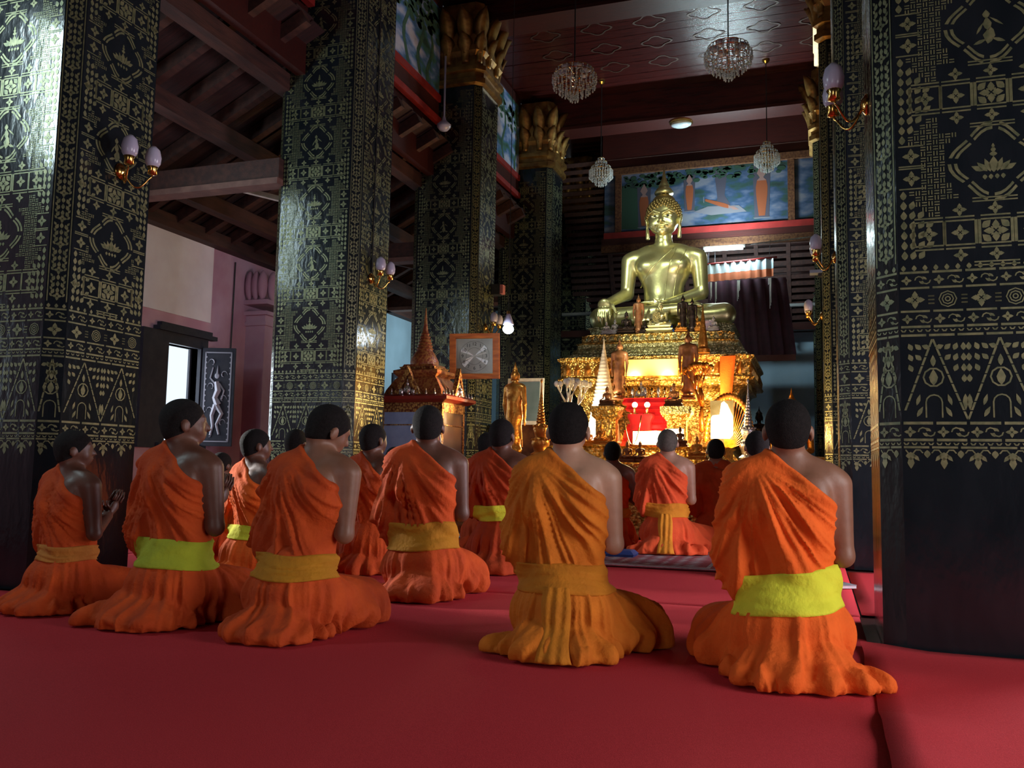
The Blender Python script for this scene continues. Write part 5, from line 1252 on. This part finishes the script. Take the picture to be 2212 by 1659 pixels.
wall_lamp(.185, 7.66, 2.52, -1, 'brass wall lamp on the second right pillar')
wall_lamp(.105, 10.7, 2.55, -1, 'brass wall lamp on the third right pillar')
cd = thing('pillar_cable', 'black cable running up the nave side of the second left pillar', 'cable', (-4.066, 7.52, 2.6)); MB().tube([(.004, 0, 0), (.004, .004, 1.2), (.004, 0, 3.0)], .007, 5).build('cable', M['black'], cd)
sp = thing('loudspeaker_box', 'small dark box with red tag on the third left pillar', 'box', (-4.06, 10.9, 3.10)); MB().box((0, -.06, -.07), (.12, .08, .07)).build('box_body', M['black'], sp); MB().box((.12, -.05, -.06), (.16, .05, .06)).build('red_tag', mat('faded_pink', (.35, .12, .13), .6), sp)
bx = thing('floodlight', 'small grey floodlight on the third right pillar', 'lamp', (.06, 10.5, 3.02)); MB().box((-.09, -.07, -.015), (.07, .07, .02)).build('housing', mat('grey_housing', (.22, .25, .32), .4, .3), bx); MB().box((.0, -.05, -.05), (.04, .05, -.02)).build('bracket', M['black'], bx)

# ------------------------------------------------------------------ chandeliers
def chandelier(x, y, ztop, zc, tiers, label, ceil):
    t = thing('chandelier', label, 'chandelier', (x, y, zc), 0, 'crystal chandeliers'); mb = MB(); fr = MB(); r_ = random.Random(int(x*100))
    MB().tube([(0, 0, .02), (0, 0, ceil-zc)], .008, 6).build('rod', M['black'], t); MB().lathe([(.06, 0), (.05, -.03), (.02, -.06)], 12, (0, 0, ceil-zc)).build('ceiling_rose', M['brass'], t)
    for rad, z, n, L in tiers:
        fr.tube([(rad*math.cos(2*PI*j/16), rad*math.sin(2*PI*j/16), z) for j in range(17)], .005, 4)
        for j in range(4): a = j*PI/2; fr.tube([(0, 0, z+.02), (rad*math.cos(a), rad*math.sin(a), z)], .004, 4)
        for j in range(n):
            a = 2*PI*j/n; p = (rad*math.cos(a), rad*math.sin(a), z)
            k = 0.0
            while k < L: mb.ball((p[0], p[1], p[2]-.012-k), (.0095, .0095, .012), 5, 4); k += .024
            mb.ball((p[0], p[1], p[2]-.012-k-.01), (.011, .011, .02), 5, 4)
    fr.build('frame', M['brass'], t); mb.build('crystal_drops', M['crystal'], t, True)['kind'] = 'stuff'; return t
wide = [(.22, .10, 22, .03), (.255, .03, 26, .04), (.24, -.04, 26, .04), (.17, -.08, 20, .05), (.10, -.13, 14, .04), (.045, -.17, 8, .05), (.10, .14, 12, .03)]
bell = [(.05, .20, 8, .03), (.09, .14, 14, .04), (.15, .06, 22, .05), (.185, -.0, 26, .08), (.15, -.06, 22, .07), (.09, -.13, 14, .05), (.04, -.18, 7, .03)]
def cups(t, R, z, n):
    for j in range(n):
        a = 2*PI*j/n; MB().lathe([(.02, 0), (.045, .02), (.05, .06), (.045, .062)], 10, (R*math.cos(a), R*math.sin(a), z)).build('candle_cup', M['frost'], t, True)
c1 = chandelier(-.84, 9.5, 6.9, 5.27, wide, 'wide crystal chandelier nearest the right pillars, against the glare on the ceiling', CZ); cups(c1, .15, .06, 6)
c2 = chandelier(-2.58, 9.5, 6.9, 5.24, wide, 'wide crystal chandelier left of the one in the ceiling glare', CZ); cups(c2, .15, .06, 6)
chandelier(-3.16, 13.3, 6.9, 5.47, bell, 'bell-shaped crystal chandelier left of the great statue', CZ)
chandelier(-.62, 13.3, 6.9, 5.46, bell, 'bell-shaped crystal chandelier at the right end of the painted gable', CZ)
t = thing('ceiling_lamp', 'oval glass lamp fixed under the cross beam before the gable', 'lamp', (-1.99, 13.98, 6.39)); MB().ball((0, 0, -.03), (.17, .12, .06), 18, 8).build('glass_bowl', M['crystal'], t, True); MB().lathe([(.19, -.01), (.19, .01), (.0, .012)], 20).build('rim', M['brass'], t)
t = thing('ceiling_lamp', 'small round glass lamp hanging before the third left pillar', 'lamp', (-4.35, 9.8, 5.0)); MB().lathe([(.0, -.08), (.05, -.07), (.085, -.03), (.09, .0), (.06, .03), (.03, .06), (.012, .12), (.012, .9)], 16).build('glass_bowl', M['frost'], t, True)

# ------------------------------------------------------------------ painted gable behind the statue
gy = 15.2
gb = thing('painted_gable', 'wide painting of robed holy men under trees, above and behind the great statue', 'painting', (-1.80, gy, 4.9)); gb['kind'] = 'structure'
MB().box((-1.43, 0, .05), (1.43, .02, 1.12)).build('painted_panel', paint_mat(9, .22), gb)
MB().box((-1.74, 0, .05), (-1.53, .02, 1.12)).build('painted_side_panel', paint_mat(11, .2), gb); MB().box((1.53, 0, .05), (1.95, .02, 1.12)).build('painted_side_panel', paint_mat(12, .2), gb)
for x in (-1.48, 1.48): MB().box((x-.055, -.04, -.12), (x+.055, .03, 1.2)).build('gilt_post', mat('dull_gilt', (.16, .07, .03), .5, .4, (.07, .025, .015), 30), gb)
MB().box((-1.74, -.05, -.05), (1.95, .01, .06)).build('red_border', M['red_border'], gb); MB().box((-1.78, -.06, -.30), (1.95, .02, -.17)).build('lower_board', bpy.data.materials['dull_gilt'], gb); MB().box((-1.78, -.05, -.17), (1.95, .02, -.05)).build('dark_board', M['darkred_wood'], gb)
MB().box((-1.78, -.06, 1.12), (1.95, .02, 1.24)).build('upper_board', bpy.data.materials['dull_gilt'], gb); MB().box((-1.78, .0, 1.24), (1.95, .03, 2.05)).build('upper_wall', M['darkred_wood'], gb)
pr_, ps, pb, pg, pw = [mat(n, c, .7) for n, c in (('painted_robe', (.15, .032, .006)), ('painted_skin', (.15, .08, .07)), ('painted_bark', (.03, .026, .04)), ('painted_leaf', (.008, .032, .016)), ('painted_halo', (.09, .085, .10)))]
def flat(pts, y, mt, name): MB().add([(x, y, z) for x, z in pts] , [tuple(range(len(pts)))]).build(name, mt, gb)
def fig(cx, z0, s, lay=False):
    def q(a): return [(cx + (b*.95 if lay else a_)*s*(1 if not lay else 1), z0 + (b if not lay else -a_*.6 - b*.35 + .35)*s) for a_, b in a]
    flat(q([(-.16, .02), (.16, .02), (.13, .0), (-.13, 0)]), -.003, pw, 'painted_lotus')
    flat(q([(-.055, .05), (.055, .05), (.10, .45), (.105, .60), (.08, .74), (-.08, .74), (-.105, .60), (-.10, .45)]), -.004, pr_, 'painted_robe')
    flat(q([(-.085, .72), (.085, .72), (.03, .78), (.085, .86), (.06, .92), (0, 1.03), (-.06, .92), (-.085, .86), (-.03, .78)]), -.005, ps, 'painted_head')
flat([(-1.42, .12), (-1.1, .10), (-1.0, .3), (-1.15, .85), (-1.42, .9)], -.002, pg, 'painted_bush')
for cx, z0, s in ((-1.02, .12, .78), (-.22, .35, .65), (1.00, .14, .92)): flat([(cx-.13*s, z0), (cx+.13*s, z0), (cx+.16*s, z0+1.02*s), (cx-.16*s, z0+1.02*s)], -.0025, pb, 'painted_trunk'); fig(cx, z0, s)
flat([(.16, .30), (.26, .55), (.20, 1.1), (.44, 1.1), (.38, .6), (.48, .42), (.40, .35), (.30, .40)], -.0025, pb, 'painted_trunk')
flat([(-.15, .34), (.15, .26), (.75, .28), (.62, .40), (.10, .42)], -.003, pw, 'painted_mat'); fig(.02, .33, .62, True)
mbq = MB(); r9 = random.Random(3)
for k in range(110):
    x, z, rr = r9.uniform(-1.38, 1.38), r9.uniform(.88, 1.10) - .0, r9.uniform(.03, .075)
    mbq.add([(x + rr*math.cos(a), -.0045, min(1.12, z + rr*.6*math.sin(a))) for a in [i*PI/3 for i in range(6)]], [tuple(range(6))])
mbq.build('painted_leaves', pg, gb)

# fluorescent tube, valance banner and curtain behind the statue
t = thing('fluorescent_lamp', 'lit fluorescent tube behind the shoulder of the great statue', 'lamp', (-1.39, 14.7, 4.43))
MB().tube([(-.31, 0, .0), (.31, 0, .0)], .034, 10).build('tube', M['tube'], t, True); MB().box((-.34, .02, .01), (.34, .06, .06)).build('fitting', M['white'], t)
MB().beam((.3, .05, .05), (1.5, .35, .20), .02, .02).build('support_bar', M['silver'], t)
bn = thing('valance_banner', 'white and orange cloth valance with tassels hanging from a red rod behind the statue', 'banner', (-1.17, 14.9, 3.92))
def wavy(z0, z1, mt, name, amp=.018):
    mb = MB(); n = 60; mb.loft([[(-.56+1.12*j/n, amp*math.sin(j*.9+z*2)+.008*math.sin(j*2.3), z + .045*(j/n)) for j in range(n+1)] for z in np.linspace(z0, z1, 5)], cap=False, closed=False); mb.build(name, mt, bn, True)
wavy(.13, .30, mat('white_blue_cloth', (.70, .76, .80), .8, 0, (.45, .68, .80), 2), 'white_cloth'); wavy(.0, .13, mat('orange_cloth', (.75, .22, .10), .8), 'orange_cloth')
MB().tube([(-.6, 0, .30), (.62, 0, .36)], .018, 8).build('rod', M['red_border'], bn, True)
for x in (-.5, .5): MB().tube([(x, 0, .32), (x, .26, .75)], .004, 5).build('hanging_cord', M['black'], bn)
for k, x in enumerate((-.52, -.46, -.38, -.02, .0, .48, .50)):
    mb = MB(); L = (.18, .32, .38, .35, .2, .1, .5)[k]
    for q in range(5): mb.tube([(x + .006*q, -.02, .0 + .02*x), (x + .006*q+.01*math.sin(q), -.022, -L*(1-.1*q))], .003, 4)
    mb.build('tassel', M['white'], bn)
cu = thing('dark_curtain', 'dark maroon curtain hanging below the white and orange valance', 'curtain', (-1.08, 15.12, 2.68))
mb = MB(); mb.loft([[(-.62+1.28*j/40*(1 + .12*(1-z/1.3)), .03*math.sin(j*1.1), z) for j in range(41)] for z in np.linspace(.0, 1.3, 4)], cap=False, closed=False); mb.build('curtain_cloth', mat('maroon_cloth', (.05, .008, .022), .8, 0, (.03, .006, .015), 12), cu, True)
MB().tube([(-.5, 0, 1.28), (-.5, .05, 2.0)], .004, 5).build('hanging_cord', M['black'], cu)
MB().box((-.66, -.02, -.10), (.80, .02, .0)).build('hem_board', mat('dark_hem', (.08, .012, .010), .6), cu)

# ------------------------------------------------------------------ small things on the floor
t = thing('book', 'open-covered white-edged book on the red carpet beside the nearest right pillar', 'book', (.10, 6.02, .012), .5)
MB().box((-.11, -.075, 0), (.11, .075, .018)).build('pages', M['paper'], t); MB().box((-.112, -.077, .018), (.112, .077, .022)).build('cover', mat('dark_print_cover', (.05, .06, .09), .4, 0, (.3, .32, .36), 14), t)
t = thing('book', 'thin white booklet on the pink-lit carpet right of the bowed monk', 'book', (-2.85, 5.98, .010), .3)
MB().box((-.10, -.06, 0), (.10, .06, .010)).build('pages', M['paper'], t); MB().box((-.10, -.06, .010), (.10, .06, .012)).build('cover', M['paper'], t)
t = thing('offering_bowl', 'dark bowl with white rim on the rug behind the upright monk', 'bowl', (-3.06, 7.66, .022)); MB().lathe([(.05, 0), (.09, .03), (.11, .09), (.105, .09), (.085, .035), (.0, .01)], 18).build('bowl', mat('dark_blue_bowl', (.02, .025, .07), .3), t, True)
t = thing('folded_cloth', 'blue folded cloth on the rug left of the pale-skinned monk', 'cloth', (-1.55, 7.25, .022)); MB().loft(rect_rings([(.14, .10, 0), (.15, .11, .02), (.12, .08, .05)])).build('cloth', mat('blue_cloth', (.02, .05, .22), .8), t, 'auto')
t = thing('talipot_fan', 'red oval fan with white rim standing behind the upright monk', 'fan', (-3.66, 7.75, .55)); t.rotation_euler = (0, .35, 0)
mb = MB(); N_ = 24
def ov(r, y): return [(r*.11*math.cos(2*PI*j/N_), y, .42 + r*.15*math.sin(2*PI*j/N_)) for j in range(N_)]
MB().loft([ov(1.12, 0), ov(1.12, .012)]).build('fan_rim', M['white'], t); MB().loft([ov(1.0, -.006), ov(1.0, 0)]).build('fan_face', mat('bright_red_cloth', (.85, .02, .015), .6), t); MB().tube([(0, .006, .26), (0, .006, -.54)], .012, 8).build('handle', M['wood_fig'], t)
